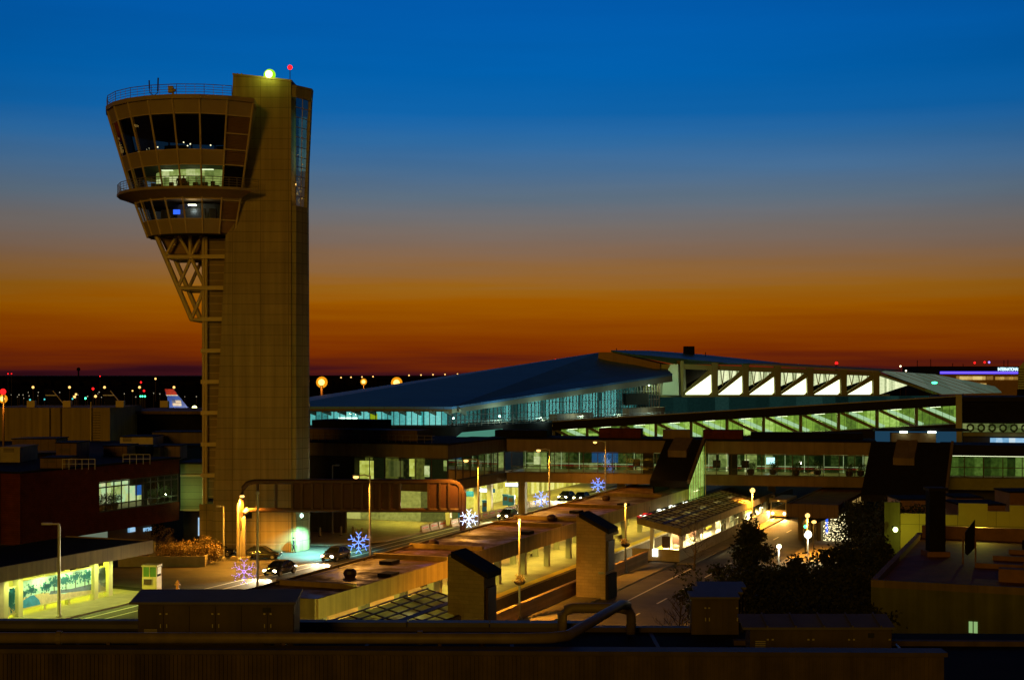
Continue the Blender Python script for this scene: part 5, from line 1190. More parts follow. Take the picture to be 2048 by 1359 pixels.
    for px in (100, 122): MB().tube((X(px, Y), Y-.15, 9), (X(px, Y), Y-.15, z1), .09, n=6).build('downpipe', M['dsteel'], H)
    l = MB(); l.tube((X(183, Y), Y-.3, 9), (X(183, Y), Y-.3, z1+1), .1, n=6)
    l.build('ladder_rail', M['beam'], H); l = MB()
    for k in range(12): l.box(X(186, Y), X(201, Y), Y-.08, Y-.02, 10+k*.42, 10.1+k*.42)
    l.build('wall_louvre', M['dsteel'], H)
    for px in (45, 118, 226, 316): MB().box(X(px-8, Y), X(px+8, Y), Y+4, Y+5, z1, z1+1.1).build('roof_frame', M['beam'], H)
    D = thing('dark_hangar', 'black low hangar between tan block and tower', 'building', (X(320, 250), 258, 0)); Y = 250
    MB().box(X(228, Y), X(420, Y), Y+2, Y+26, 0, P(0, 828, Y)[2]).build('wall', M['tar'], D); MB().box(X(226, Y), X(420, Y), Y+1, Y+27, P(0, 828, Y)[2]+.003, P(0, 822, Y)[2]).build('roof', M['louver2'], D)
    MB().box(X(219, Y)+.1, X(228, Y)-.01, Y-4, Y+20, 0, P(0, 820, Y)[2]).build('corner_pier', M['olive2'], D)
    MB().ball((X(250, Y), Y+1.6, P(0, 858, Y)[2]), .22, n=8).build('wall_lamp', M['e_wfar'], D)
    # ---- mural shelter
    S = thing('mural_shelter', 'flat roofed concrete kerb shelter lit yellow green with painted landscape panels', 'shelter', W(100, -86, 0))
    MB(W).box(70, 114.7, -93, -83.05, 4.3, 4.9).build('roof', M['tar'], S); MB(W).box(70, 114.7, -83.047, -82.8, 3.75, 5.0).build('fascia', M['fascia'], S); MB(W).box(114.703, 114.95, -93, -82.8, 3.75, 5.0).build('fascia', M['fascia'], S)
    for s in (96.6, 98.4, 108.6, 110.7, 88): MB(W).box(s-.28, s+.28, -85.1, -84.5, .13, 3.75).box(s-.4, s+.4, -85.3, -84.3, 3.752, 4.0).build('column', M['cwhite2'], S)
    MB(W).box(95.2, 96.0, -85.2, -84.2, .13, 4.2).build('wide_column', M['sodpost'], S)
    MB(W).box(80, 112, -91.2, -91, .13, 4.29).build('rear_wall', M['cwhite2'], S); MB(W).box(84, 95, -89.2, -89, 1.4, 3.6).build('lit_window', M['e_palegr'], S); MB(W).box(97, 98, -88, -87.8, 2.4, 3.6).build('lit_window', M['e_palegr'], S)
    for s in (85, 92, 99, 105, 110): MB(W).box(s-.9, s+.9, -86.3, -86.0, 4.18, 4.29).build('ceiling_light', M['e_tube'], S); point(W(s, -85.9, 3.95), 1500, (.85, 1, .03), .12, spot=170); 
    for s in (93, 97.5, 101, 104.5, 108, 112): point(W(s, -83.5, 3.7), 420, (.85, 1, .22), .1, spot=170)
    # panels: sky, ground, road, tree shapes built as thin coloured layers on a board
    def panel(s0, s1, z0, z1, seed, dim=False):
        g = thing('painted_mural', {1: 'wide painted panel of a road and trees between the shelter columns', 2: 'narrow painted panel of a river bank left of the column', 3: 'grey shaded painted panel at the dark end of the shelter'}[seed], 'mural', W((s0+s1)/2, -84.7, z0))
        rn = random.Random(seed); t = -84.78
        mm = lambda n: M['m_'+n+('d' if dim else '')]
        MB(W).box(s0, s1, t-.08, t, z0, z1).build('board', mm('sky'), g)
        w, h = s1-s0, z1-z0
        def poly(pts, m, k, nm): MB(W).prism([(s0+u*w, t+.002*k, z0+v*h) for u, v in pts], (0, .002, 0)).build(nm, mm(m), g)
        poly([(0, 0), (1, 0), (1, .30), (.6, .2), (.3, .42), (0, .38)], 'sand', 1, 'painted_bank'); poly([(.38, .3), (1, .12), (1, .36), (.7, .34), (.4, .42)], 'shade', 2, 'painted_shade')
        poly([(0, 0), (.26, 0), (.24, .18), (.17, .40), (.12, .40), (0, .26)], 'water', 3, 'painted_road')
        f = MB(W); tr = MB(W)
        for u, v, r in ((.13, .62, .075), (.02, .52, .05), (.34, .62, .07), (.52, .68, .11), (.62, .72, .1), (.76, .76, .13), (.9, .7, .12), (.96, .78, .08), (.45, .75, .08)):
            if seed == 2: r *= 2
            tr.box(s0+(u-.006)*w, s0+(u+.006)*w, t+.012, t+.016, z0+(v-.42 if v > .66 else v-.2)*h, z0+v*h)
            for _ in range(130):
                a, q = rn.uniform(0, 6.28), abs(rn.gauss(0, .55)); x, y = s0+u*w+math.cos(a)*q*r*w, z0+v*h+math.sin(a)*q*r*h*2.2
                if s0+.1 < x < s1-.1 and z0+.1 < y < z1-.1:
                    d = rn.uniform(.05, .13); f.add([(x-d, t+.018, y), (x, t+.018, y-d), (x+d, t+.018, y), (x, t+.018, y+d)], [(0, 1, 2, 3)])
        f.build('painted_leaves', mm('leaf'), g); tr.build('painted_trunks', mm('trunk'), g)
        fr = MB(W).box(s0-.06, s1+.06, t-.1, t+.05, z1, z1+.1).box(s0-.06, s1+.06, t-.1, t+.05, z0-.1, z0); fr.build('frame', M['cwhite2'], g)
        for u in ((.33, .68) if seed == 1 else ()): MB(W).box(s0+u*w-.1, s0+u*w+.1, t-.5, t-.09, .13, z1+.35).build('post', M['cwhite2'], g)
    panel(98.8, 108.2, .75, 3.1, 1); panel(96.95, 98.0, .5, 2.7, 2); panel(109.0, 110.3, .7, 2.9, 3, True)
    # ---- guard booth
    b = G(300, 1181); g = thing('guard_booth', 'small tan guard booth with green window lit orange by the street', 'booth', (b[0], b[1]+.6, 0)); L = FR(b[0], b[1]+.7, -8)
    MB(L).box(-.75, .75, -.6, .6, 0, 1.35).build('lower_wall', M['boothw'], g); MB(L).box(-.8, .8, -.65, .65, 2.32, 2.5).build('roof', M['boothw'], g)
    for x in (-.72, .66): 
        for y in (-.58, .5): MB(L).box(x, x+.08, y, y+.08, 1.353, 2.318).build('corner_post', M['boothw'], g)
    MB(L).box(-.64, .66, -.55, -.52, 1.36, 2.31).build('window', M['boothg'], g); MB(L).box(-.03, .03, -.6, -.551, 1.36, 2.31).build('window_frame', M['boothw'], g); MB(L).box(.68, .72, -.48, .5, 1.36, 2.31).build('window', M['cglass'], g)
    MB(L).box(-.55, .25, -.72, -.601, .62, 1.15).build('notice_box', M['dsteel'], g); MB(L).box(-.62, .32, -.66, -.61, .56, 1.21).build('notice_frame', M['sodpost'], g)
    MB(L).box(.725, .76, -.4, .45, 1.6, 2.25).build('white_notice', M['white'], g)
    h = G(355, 1178); g = thing('fire_hydrant', 'orange fire hydrant standing on the dark road apron', 'hydrant', h)
    MB().lathe(h, [(.2, 0), (.2, .06), (.14, .08), (.14, .6), (.18, .62), (.18, .7), (.1, .84), (.03, .92)], 12).build('body', M['hyd'], g); MB().tube((h[0]-.26, h[1], .5), (h[0]+.26, h[1], .5), .07, n=8).build('nozzle', M['hyd'], g)
    # ---- planter
    g = thing('shrub_planter', 'long low concrete planter full of dry orange lit shrubs before the tower', 'planter', G(400, 1125))
    q = [G(x, y) for x, y in ((236, 1133), (410, 1132.5), (446, 1110), (300, 1108))]
    n = len(q)
    for i in range(3):
        p0, p1 = Vector(q[i]), Vector(q[(i+1) % n]); d = (p1-p0).normalized(); nn = Vector((-d.y, d.x, 0))*.25
        MB().prism([tuple(p0), tuple(p1), tuple(p1+nn), tuple(p0+nn)], (0, 0, 1.15)).build('wall', M['kerb'], g)
    MB().prism([(x, y+.2, 0) for x, y, z in q], (0, 0, .95)).build('soil', M['dirt'], g)
    rn = random.Random(21)
    for px, py, rx, rz in ((335, 1104, 1.4, .9), (352, 1101, 1.5, 1.0), (372, 1100, 1.7, 1.1), (392, 1100, 1.5, 1.0), (414, 1097, 1.9, 1.5), (358, 1108, 1.2, .7), (385, 1108, 1.4, .7), (428, 1102, 1.0, .9)):
        Y = 158+rn.uniform(-1.5, 1.5); c = P(px, py, Y); s = thing('shrub', 'dry twiggy shrub glowing orange in the concrete planter', 'shrub', (c[0], Y, .95), 0, 'shrubs in the planter')
        MB().leaves(c, rx, 1.2, rz, 900, .11, rn, hollow=.1).build('foliage', M['leafa'], s); b = MB()
        for k in range(9): b.tube((c[0], Y, .95), (c[0]+rn.uniform(-rx, rx)*.8, Y+rn.uniform(-.8, .8), c[2]+rn.uniform(0, rz)), .035, .012, 4)
        b.build('stems', M['bark'], s)
    c = P(318, 1080, 163); s = thing('shrub', 'dim brown leafless bush left of the planter behind the shelter roof', 'shrub', (c[0], 163, 0)); MB().leaves(c, 1.8, 1.5, 1.7, 900, .12, rn, hollow=.1).build('foliage', M['bark'], s); MB().tube((c[0], 163, 0), c, .1, .05).build('stems', M['bark'], s)
    point(P(447, 1020, 157), 1500, SOD, .1)
    tag(MB().box(*[v for v in (P(300, 0, 157)[0], P(312, 0, 157)[0])], 156.6, 156.75, .6, 2.6).build('notice_board', M['sodpost']), 'small orange lit board at the left end of the shrub planter', 'board')
    # white post and chain rail by the tower
    k0 = None
    for px, py in ((640, 1092), (682, 1090), (706, 1090), (712, 1094), (724, 1092), (736, 1096)):
        q = G(px, py-18)
        if k0 is None:
            k0 = thing('bollard', 'pale round bollard on the paving right of the tower', 'bollard', q, 0, 'bollards by the tower'); MB().lathe(q, [(.14, .1), (.14, 1.2), (.1, 1.3), (.02, 1.34)], 10).build('post', M['kerb'], k0); MB().lathe(q, [(.2, .1), (.2, .2)], 10).build('base', M['dsteel'], k0)
        else: dup(k0, q)
    fr = thing('pipe_barrier', 'thin pale pipe barrier against the tower base behind the black car', 'barrier', P(500, 1090, 167)); f = MB(); 
    f.path([P(455, 1088, 167), P(560, 1088, 167), P(560, 1112, 167)], .035, 5).build('rail', M['gsteel'], fr)
M['e_bpan'] = emis('blue_lit_panel', (.03, .18, .7), .6, False); M['e_greenpan'] = emis('green_lit_panel', (.05, .22, .02), .5); M['e_paleb'] = emis('pale_lit_wall', (.25, .32, .22), .5)
M['linkw'] = mat('link_panels', (.26, .28, .12), .7, var=.1, joints=(30, .85, 0, .04, .6)); M['hang'] = mat('tan_cladding', (.34, .25, .11), .85, var=.15, scale=.2, streak=.3)
M['cwhite2'] = mat('cream_painted_concrete', (.62, .56, .34), .6, var=.12); M['e_palegr'] = emis('pale_green_window', (.45, .75, .5), .7)
M['boothw'] = mat('booth_tan_paint', (.5, .36, .16), .6, var=.15, scale=2); M['boothg'] = mat('booth_green_glass', (.08, .16, .03), .2); M['hyd'] = mat('orange_hydrant_paint', (.6, .2, .04), .5)
for k, c in (('sky', (.45, .72, .95)), ('sand', (.62, .50, .40)), ('shade', (.12, .18, .42)), ('water', (.02, .24, .75)), ('leaf', (.03, .20, .42)), ('trunk', (.05, .07, .14))):
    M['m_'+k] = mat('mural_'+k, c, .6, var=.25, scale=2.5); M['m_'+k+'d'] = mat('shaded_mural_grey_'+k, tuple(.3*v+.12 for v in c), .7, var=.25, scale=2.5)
leftside()

# ================================================================ vehicles and people
def car(name, label, loc, rz, paint, lights, cat='car', group=None):
    c = thing(name, label, cat, loc, rz, group); co, sn = math.cos(rz), math.sin(rz)
    L = lambda x, y, z: (loc[0]+x*co-y*sn, loc[1]+x*sn+y*co, loc[2]+z)
    st = [(-2.2, .62, .45, .78), (-2.1, .82, .30, .92), (-1.4, .90, .22, .98), (0, .91, .20, .96), (1.2, .90, .22, .90), (1.9, .84, .28, .78), (2.2, .66, .40, .62)]
    b = MB(L); vs, fs = [], []
    for x, w, z0, z1 in st: vs += [(x, -w*.92, z0), (x, -w, (z0+z1)/2), (x, -w*.9, z1), (x, 0, z1+.03), (x, w*.9, z1), (x, w, (z0+z1)/2), (x, w*.92, z0)]
    m = 7
    for i in range(len(st)-1):
        for k in range(m): fs.append((i*m+k, i*m+(k+1) % m, (i+1)*m+(k+1) % m, (i+1)*m+k))
    fs += [tuple(range(m))[::-1], tuple(range((len(st)-1)*m, len(st)*m))]
    b.add(vs, fs).build('body', paint, c, smooth=True)
    cab = MB(L).frust([(-1.75, -.80, .93), (1.05, -.80, .88), (1.05, .80, .88), (-1.75, .80, .93)], [(-1.0, -.60, 1.42), (.25, -.60, 1.44), (.25, .60, 1.44), (-1.0, .60, 1.42)]).build('window_band', M['cglass'], c)
    MB(L).frust([(-1.02, -.63, 1.415), (.27, -.63, 1.435), (.27, .63, 1.435), (-1.02, .63, 1.415)], [(-.9, -.5, 1.47), (.15, -.5, 1.48), (.15, .5, 1.48), (-.9, .5, 1.47)]).build('roof', paint, c)
    for x, xt in ((-1.77, -1.0), (-.35, -.35), (1.07, .25)):
        for s in (-1, 1): MB(L).tube((x, s*.81, .92), (xt, s*.615, 1.43), .04, n=4).build('pillar', paint, c)
    for x in (-1.38, 1.38):
        for s in (-1, 1):
            w = MB(L).tube((x, s*.70, .32), (x, s*.92, .32), .32, n=16).build('wheel', M['black'], c); MB(L).tube((x, s*.921, .32), (x, s*.94, .32), .2, n=12).build('rim', M['chrome'], w)
    for s in (-1, 1):
        MB(L).ball((2.1, s*.58, .62), .2, .6, 1.2, .85).build('headlight', M['e_head'] if lights else M['chrome'], c)
        MB(L).ball((-2.12, s*.6, .75), .11, .5, 1.6, .7).build('taillight', M['e_tail'] if lights else M['redpl'], c)
        MB(L).ball((.75, s*.97, .98), .1, .6, 1, .7).build('mirror', paint, c)
        if lights:
            a = L(2.35, s*.58, .62); point(a, 5000, (1, .85, .5), .06, 'headlight_beam', 60, L(9, s*.7, .1))
    MB(L).box(2.19, 2.23, -.26, .26, .38, .5).build('number_plate', M['white'], c)
    return c
def skin_body(name, pts, edges, m, parent, sub=1):
    o0 = XF[parent.name]; me = bpy.data.meshes.new(name); me.from_pydata([p[:3] for p in pts], edges, []); me.materials.append(m)
    o = bpy.data.objects.new(name, me); COL.objects.link(o); o.parent = parent
    sk = o.modifiers.new('skin', 'SKIN'); sk.use_smooth_shade = True
    for v, p in zip(me.skin_vertices[0].data, pts): v.radius = (p[3], p[3]*(p[4] if len(p) > 4 else 1)); v.use_root = False
    me.skin_vertices[0].data[0].use_root = True
    ss = o.modifiers.new('sub', 'SUBSURF'); ss.levels = sub; ss.render_levels = sub
    return o
def person(label, loc, rz, coat, trous, bag=None, stride=.18):
    p = thing('person', label, 'person', loc, rz)
    # pelvis chest neck head / arms / legs; x right, y forward
    pts = [(0, 0, .95, .15, .7), (0, .01, 1.15, .14, .7), (0, .0, 1.38, .17, .6), (0, .01, 1.50, .06), (0, .03, 1.58, .075), (0, .03, 1.68, .095), (0, .02, 1.74, .07),
           (.2, 0, 1.42, .065), (.25, -.06, 1.14, .05), (.27, .05, .88, .038), (.27, .08, .80, .035), (-.2, 0, 1.42, .065), (-.25, .05, 1.14, .05), (-.26, .1, .88, .038), (-.26, .13, .80, .035),
           (.1, 0, .88, .095), (.1, stride*.6, .50, .065), (.1, stride, .10, .045), (.1, stride+.13, .04, .04), (-.1, 0, .88, .095), (-.1, -stride*.2, .50, .065), (-.1, -stride, .10, .045), (-.1, -stride+.13, .04, .04)]
    ed = [(0, 1), (1, 2), (2, 3), (3, 4), (4, 5), (5, 6), (2, 7), (7, 8), (8, 9), (9, 10), (2, 11), (11, 12), (12, 13), (13, 14), (0, 15), (15, 16), (16, 17), (17, 18), (0, 19), (19, 20), (20, 21), (21, 22)]
    skin_body('body', pts, ed, M['skin'], p)
    # clothes follow the body a little outside it
    skin_body('coat', [(0, 0, .85, .19, .75), (0, .01, 1.15, .16, .75), (0, 0, 1.38, .19, .62), (.2, 0, 1.42, .085), (.25, -.06, 1.14, .07), (.27, .04, .9, .055), (-.2, 0, 1.42, .085), (-.25, .05, 1.14, .07), (-.26, .09, .9, .055), (0, .0, 1.47, .085)],
              [(0, 1), (1, 2), (2, 3), (3, 4), (4, 5), (2, 6), (6, 7), (7, 8), (2, 9)], coat, p)
    skin_body('trousers', [(0, 0, .92, .16, .75), (.1, 0, .84, .11), (.1, stride*.6, .50, .085), (.1, stride, .12, .065), (-.1, 0, .84, .11), (-.1, -stride*.2, .50, .085), (-.1, -stride, .12, .065)], [(0, 1), (1, 2), (2, 3), (0, 4), (4, 5), (5, 6)], trous, p)
    L = FR(loc[0], loc[1], math.degrees(rz)); Lz = lambda x, y, z: (L(x, y, 0)[0], L(x, y, 0)[1], loc[2]+z)
    MB(Lz).ball((0, .0, 1.71), .115, .95, 1.05, .9).build('hair', M['hair'], p)
    for s in (-1, 1):
        h = MB(Lz); hx = .27*s
        for k in range(4): h.path([(hx+(k-1.5)*.02, .07 if s > 0 else .12, .81), (hx+(k-1.5)*.022, (.07 if s > 0 else .12)+.02, .76), (hx+(k-1.5)*.02, (.07 if s > 0 else .12)+.01, .72-.008*(k % 2))], [.011, .01, .007], 5)
        h.path([(hx-s*.03, .09 if s > 0 else .14, .83), (hx-s*.055, .12 if s > 0 else .17, .79), (hx-s*.05, .13 if s > 0 else .18, .755)], [.012, .011, .008], 5); h.build('fingers', M['skin'], p)
        MB(Lz).ball((.1*s, (stride if s > 0 else -stride)+.06, .05), .06, .8, 2.0, .8).build('shoe', M['black'], p)
    for s in (-1, 1): MB(Lz).ball((.035*s, .125, 1.69), .012, n=6, m=4).build('eye', M['black'], p)
    MB(Lz).ball((0, .14, 1.655), .018, .8, 1.2, 1.3, n=6, m=4).build('nose', M['skin'], p)
    MB(Lz).box(-.025, .025, .118, .128, 1.612, 1.62).build('mouth', M['redpl'], p)
    if bag:
        q = Lz(.3, .1, .42); g = thing('shoulder_bag', bag, 'bag', q); MB().cbox(q, .14, .36, .26).build('pouch', M['black'], g, bevel=.03); MB().path([(q[0], q[1]-.14, q[2]+.26), (q[0], q[1], q[2]+.39), (q[0], q[1]+.14, q[2]+.26)], .015, 5).build('handle', M['black'], g)
    return p
M['skin'] = mat('skin', (.35, .2, .13), .6, var=.05); M['hair'] = mat('dark_hair', (.015, .01, .008), .7); M['coatd'] = mat('dark_coat_cloth', (.012, .013, .02), .85); M['jean'] = mat('dark_trouser_cloth', (.015, .016, .022), .85); M['redcl'] = mat('red_brown_cloth', (.14, .03, .02), .85)
def traffic():
    q = G(524, 1117); car('parked_car', 'black sedan parked side on in front of the tower base', q, R(-4), M['carblack'], False)
    q = G(450, 1096); car('parked_car', 'dark car mostly hidden behind the shrub planter', (q[0]+.5, 168.0 - 3.5, 0), R(0), M['carblack'], False)
    dn = math.pi/2-UA+math.pi; t = -73.5
    def onroad(px, t): r = (px-1024)/F; Y = t/(UC*r-US); return (r*Y, Y, .01)
    car('moving_car', 'dark car with bright headlights driving past the barriers', onroad(1016, -76.5), dn, M['cargrey'], True)
    car('moving_car', 'farthest car, two bright headlights under the bridge', onroad(1163, -76.2), dn, M['cargrey'], True)
    car('moving_car', 'car with lit headlights behind the farthest one, closer to the kerb', onroad(1133, -79.2), dn, M['cargrey'], True)
    car('moving_car', 'added dark grey car with headlights on passing the cyan lit tower corner', onroad(672, -77.8), dn, M['cargrey'], True)  # added car; its headlights stand in for the light trails
    car('moving_car', 'added dark car with headlights on beside the violet snowflake, second on the near road', onroad(560, -77.6), dn, M['carblack'], True)  # second added car on the stretch of the light trails
    # bus
    b = G(1557, 1037); rz = dn; co, sn = math.cos(rz), math.sin(rz); L = lambda x, y, z: (b[0]+x*co-y*sn, b[1]+x*sn+y*co, z)
    B = thing('shuttle_bus', 'pale shuttle bus with glaring headlights facing the camera', 'bus', (b[0], b[1], 0), rz)
    MB(L).box(-8, 0, -1.2, 1.2, .35, 1.35).build('body', M['barrier'], B, bevel=.08); MB(L).box(-8, -.02, -1.18, 1.18, 1.353, 2.45).build('window_band', M['cglass'], B); MB(L).box(-8, .05, -1.2, 1.2, 2.453, 2.85).build('roof', M['barrier'], B, bevel=.08)
    for s in (-1, 1):
        MB(L).ball((.03, s*.85, .8), .2, .5, 1, 1).build('headlight', M['e_head'], B); point(L(.4, s*.85, .8), 4500, (1, .55, .13), .1, 'headlight_beam', 75, L(9, s*2, 0))
        MB(L).box(-.02, .06, s*1.1-.07, s*1.1+.07, 1.36, 2.45).build('pillar', M['barrier'], B); MB(L).ball((.1, s*1.4, 2.0), .16, .5, .6, 1.3).build('mirror', M['black'], B)
        for x in (-1.6, -6.4): w = MB(L).tube((x, s*.95, .48), (x, s*1.22, .48), .48, n=16).build('wheel', M['black'], B); MB(L).tube((x, s*1.221, .48), (x, s*1.24, .48), .28, n=12).build('rim', M['chrome'], w)
    MB(L).ball((.06, 0, 2.62), .09, .5, 2, .6).build('roof_lamp', M['e_amber'], B); MB(L).box(-.01, .02, -.7, .7, 2.5, 2.7).build('destination_board', M['e_amber2'], B)
    q = P(1543, 1000, 208); s = thing('stop_sign_board', 'square orange lit sign on a post beside the shuttle bus', 'sign', (q[0], 208, 0)); MB().tube((q[0], 208.1, 0), (q[0], 208.1, q[2]), .06).build('post', M['gsteel'], s); MB().box(q[0]-.36, q[0]+.36, 207.95, 208.03, q[2]-.36, q[2]+.36).build('panel', M['sodpost'], s); MB().box(q[0]-.18, q[0]+.18, 207.91, 207.947, q[2]-.18, q[2]+.18).build('symbol', M['kerb'], s)
    q = P(1534, 1018, 212); s = thing('ticket_booth', 'small orange lit canopy booth behind the shuttle bus', 'booth', (q[0], 212, 0)); MB().box(q[0]-1.2, q[0]+1.0, 211, 214, 2.5, 3.1).build('roof', M['sodpost'], s); MB().box(q[0]-.9, q[0]+.8, 211.3, 213.7, 0, 1.1).build('counter', M['sodpost'], s)
    for x in (-.9, .75): MB().box(q[0]+x-.06, q[0]+x+.06, 211.3, 211.42, 1.103, 2.497).build('post', M['sodpost'], s)
    point(P(1538, 1010, 205), 1500, SOD, .1)
    k = P(1611, 1052, 165); s = thing('traffic_signal', 'small green traffic signal on a dark post beyond the trees', 'traffic light', (k[0], 165, 0)); MB().tube((k[0], 165.2, 0), (k[0], 165.2, k[2]+.6), .06).build('post', M['black'], s); MB().box(k[0]-.15, k[0]+.15, 165, 165.19, k[2]-.2, k[2]+.8).build('housing', M['black'], s); MB().ball((k[0], 164.98, k[2]), .2, n=8).build('lens', M['e_green'], s)
    k = P(1628, 1043, 165); s = thing('warning_lamp', 'round yellow lamp on a dark post beyond the trees', 'lamp', (k[0], 165, 0)); MB().tube((k[0], 165.2, 0), (k[0], 165.2, k[2]), .06).build('post', M['black'], s); MB().ball((k[0], 165, k[2]), .24, 1.2, .6, .8, n=8).build('lens', M['e_amber'], s)
    # people
    q = G(587, 1104); person('person in dark coat walking past the cyan lit tower corner', (q[0], q[1], .0), R(-80), M['coatd'], M['jean'], 'small dark bag carried at the side by the walking person')
    q = G(221, 1168); person('person in dark clothes standing at the end of the mural shelter', (q[0], q[1], .0), R(150), M['coatd'], M['jean'], None, .05)
    for t, c, l in ((-13, 'coatd', 'person in black standing behind the lit tower office window'), (-8.5, 'redcl', 'person in red brown top inside the lit tower office')):
        r_ = 7.9; q = (cabx+r_*math.sin(R(t)), caby-r_*math.cos(R(t)), 42.42); person(l, q, R(30), M[c], M['jean'], None, .03)
M['e_amber2'] = emis('amber_destination_board', (1, .4, .03), .5, False)
traffic()

# ================================================================ right side: shelter, trees, roof
def tree(label, px, py, Y, H, cr, kind, seed, group=None, leaf=.16):
    rn = random.Random(seed); x = (px-1024)/F*Y; t = thing({'pine': 'pine_tree', 'broad': 'evergreen_tree', 'bare': 'bare_tree'}[kind], label, 'tree', (x, Y, 0), 0, group)
    tr = MB(); tr.path([(x, Y, 0), (x+rn.uniform(-.2, .2), Y, H*.45), (x, Y+.1, H*.95)], [.05*H*.45, .03*H*.45, .015], 7)
    n = 16 if kind != 'bare' else 26
    tips = []
    for k in range(n):
        f = .25+.7*k/n; a = k*2.4+rn.uniform(-.3, .3)
        r = (cr*(1.08-f) if kind == 'pine' else cr*math.sin(math.pi*min(1, f*.95))*.9+.2)*rn.uniform(.75, 1.15)
        e = (x+r*math.cos(a), Y+r*math.sin(a), H*f+(r*.55 if kind != 'pine' else r*.25)); tips.append((e, r, f)); tr.path([(x, Y, H*f*.9), (x+r*.5*math.cos(a), Y+r*.5*math.sin(a), H*f+r*.1), e], [.012*H*.4, .03, .012], 4)
        if kind == 'bare':
            for j in range(7):
                g = rn.uniform(.3, 1); p = (x+r*g*math.cos(a), Y+r*g*math.sin(a), H*f+r*.4*g); tr.tube(p, (p[0]+rn.uniform(-.4, .4), p[1]+rn.uniform(-.4, .4), p[2]+rn.uniform(.2, .7)), .014, .006, 3)
    tr.build('trunk', M['bark'], t)
    if kind != 'bare':
        cw = MB()
        for (e, r, f) in tips:
            s = max(.35, r*.5); cw.leaves(e, s*1.1, s*1.1, s*.6, 170, leaf, rn, 8, .1)
            cw.leaves(tuple((e[i]+(x, Y, H*f)[i])/2 for i in range(3)), s, s, s*.6, 110, leaf, rn, 8, .1)
        cw.leaves((x, Y, H*.97), cr*.15, cr*.15, H*.06, 60, leaf, rn, 8, .1); cw.build('crown', M['leafd'], t)
    return t
def rightside():
    S = thing('bus_shelter', 'dark brown flat roofed bus shelter with string lit glass corner', 'shelter', W(195, -29, 0))
    MB(W).box(180, 214, -33.6, -27.6, 4.1, 4.6).build('roof', M['rustroof'], S); MB(W).box(179.7, 214.2, -33.9, -33.603, 3.5, 4.7).build('fascia', M['louver2'], S); MB(W).box(179.7, 179.997, -33.6, -27.4, 3.0, 4.7).build('fascia', M['louver2'], S)
    for s in (181, 190, 200, 210): MB(W).box(s-.25, s+.25, -32.6, -32.1, 0, 4.097).build('column', M['fascia2'], S)
    MB(W).box(181, 212, -28.2, -28, .1, 4.0).build('rear_wall', M['r_shop'], S)
    p = thing('lit_pavilion', 'glass pavilion corner draped with a curtain of tiny warm string lights', 'pavilion', W(179, -27.5, 0))
    q = [P(x, y, 178) for x, y in ((1646, 1042), (1700, 1018), (1702, 1078), (1646, 1082))]
    MB().prism([P(x, y, 178.6) for x, y in ((1646, 1042), (1700, 1018), (1702, 1086), (1646, 1086))], (0, 2.5, 0)).build('glass_wall', M['r_shopd'], p)
    MB().prism([P(x, y, 178.2) for x, y in ((1630, 1040), (1706, 1008), (1706, 1016), (1630, 1047))], (0, 4, 0)).build('roof', M['droof'], p); MB().box(*[P(x, 0, 178.3)[0] for x in (1635, 1642)], 178.3, 178.9, 0, P(0, 1042, 178.3)[2]).build('column', M['fascia2'], p)
    MB().box(*[P(x, 0, 178.4)[0] for x in (1652, 1656)], 178.4, 178.55, 1.0, 3.3).build('blue_banner', M['e_screen'], p)
    rn = random.Random(31); b = MB()
    for i in range(520):
        u = rn.random(); x = 1647+55*u; y0 = 1044-26*u; y = y0+(1084-y0)*rn.random()**.8
        if rn.random() < .75 or u > .35: b.ball(P(x, y, 178.2), rn.choice((.035, .05, .06)), n=4, m=3)
    o = b.build('string_light', M['e_fairy'], p); o['kind'] = 'stuff'
    # trees
    T_ = [('tall dark pine rising in front of the lit platform', 1500, 0, 120, 8.7, 3.2, 'pine', 1), ('broad black evergreen below the tall pine, near the road', 1466, 0, 106, 4.8, 2.2, 'broad', 2), ('bushy dark evergreen between pine and white lamp post', 1540, 0, 112, 5.2, 2.2, 'broad', 3), ('dark evergreen right of the white lamp post', 1592, 0, 118, 5.6, 2.0, 'pine', 4),
          ('black round topped evergreen below the string lit pavilion', 1640, 0, 112, 5.0, 2.6, 'broad', 5), ('dark evergreen against the string lights', 1690, 0, 120, 6.0, 2.4, 'broad', 6), ('black evergreen beside the lamp lit olive wall', 1765, 0, 119, 7.2, 2.2, 'pine', 7), ('tall black tree under the right end of the bridge', 1722, 0, 150, 7.2, 2.2, 'broad', 8),
          ('low black evergreen in front of the rust roofed building', 1600, 0, 94, 4.2, 2.8, 'broad', 9), ('low black evergreen left of the pale rendered wall', 1690, 0, 98, 5.2, 2.8, 'broad', 10), ('dark bushy evergreen nearest the stepped cabinets', 1545, 0, 88, 3.4, 2.4, 'broad', 11), ('round dark evergreen before the pale wall', 1885, 0, 86, 3.8, 1.7, 'broad', 12), ('dark evergreen at the right edge before the pale wall', 2010, 0, 84, 4.3, 2.0, 'broad', 13),
          ('black evergreen tucked beneath the bridge by the stair cover', 1790, 0, 140, 8.0, 2.6, 'broad', 14)]
    T_ += [('low dark evergreen at the left end of the tree row beside the road', 1432, 0, 110, 4.0, 2.0, 'broad', 15), ('black shrubby evergreen behind the stepped cabinets', 1490, 0, 92, 3.6, 2.4, 'broad', 16), ('dark evergreen filling the gap right of the tall pine', 1570, 0, 104, 4.6, 2.6, 'broad', 17), ('black evergreen at the corner of the rusty roofed building', 1725, 0, 108, 5.6, 2.6, 'broad', 18)]
    for l, px, _, Y, H, cr, k, sd in T_: tree(l, px, 0, Y, H, cr, k, sd, 'dark trees on the right', .2)
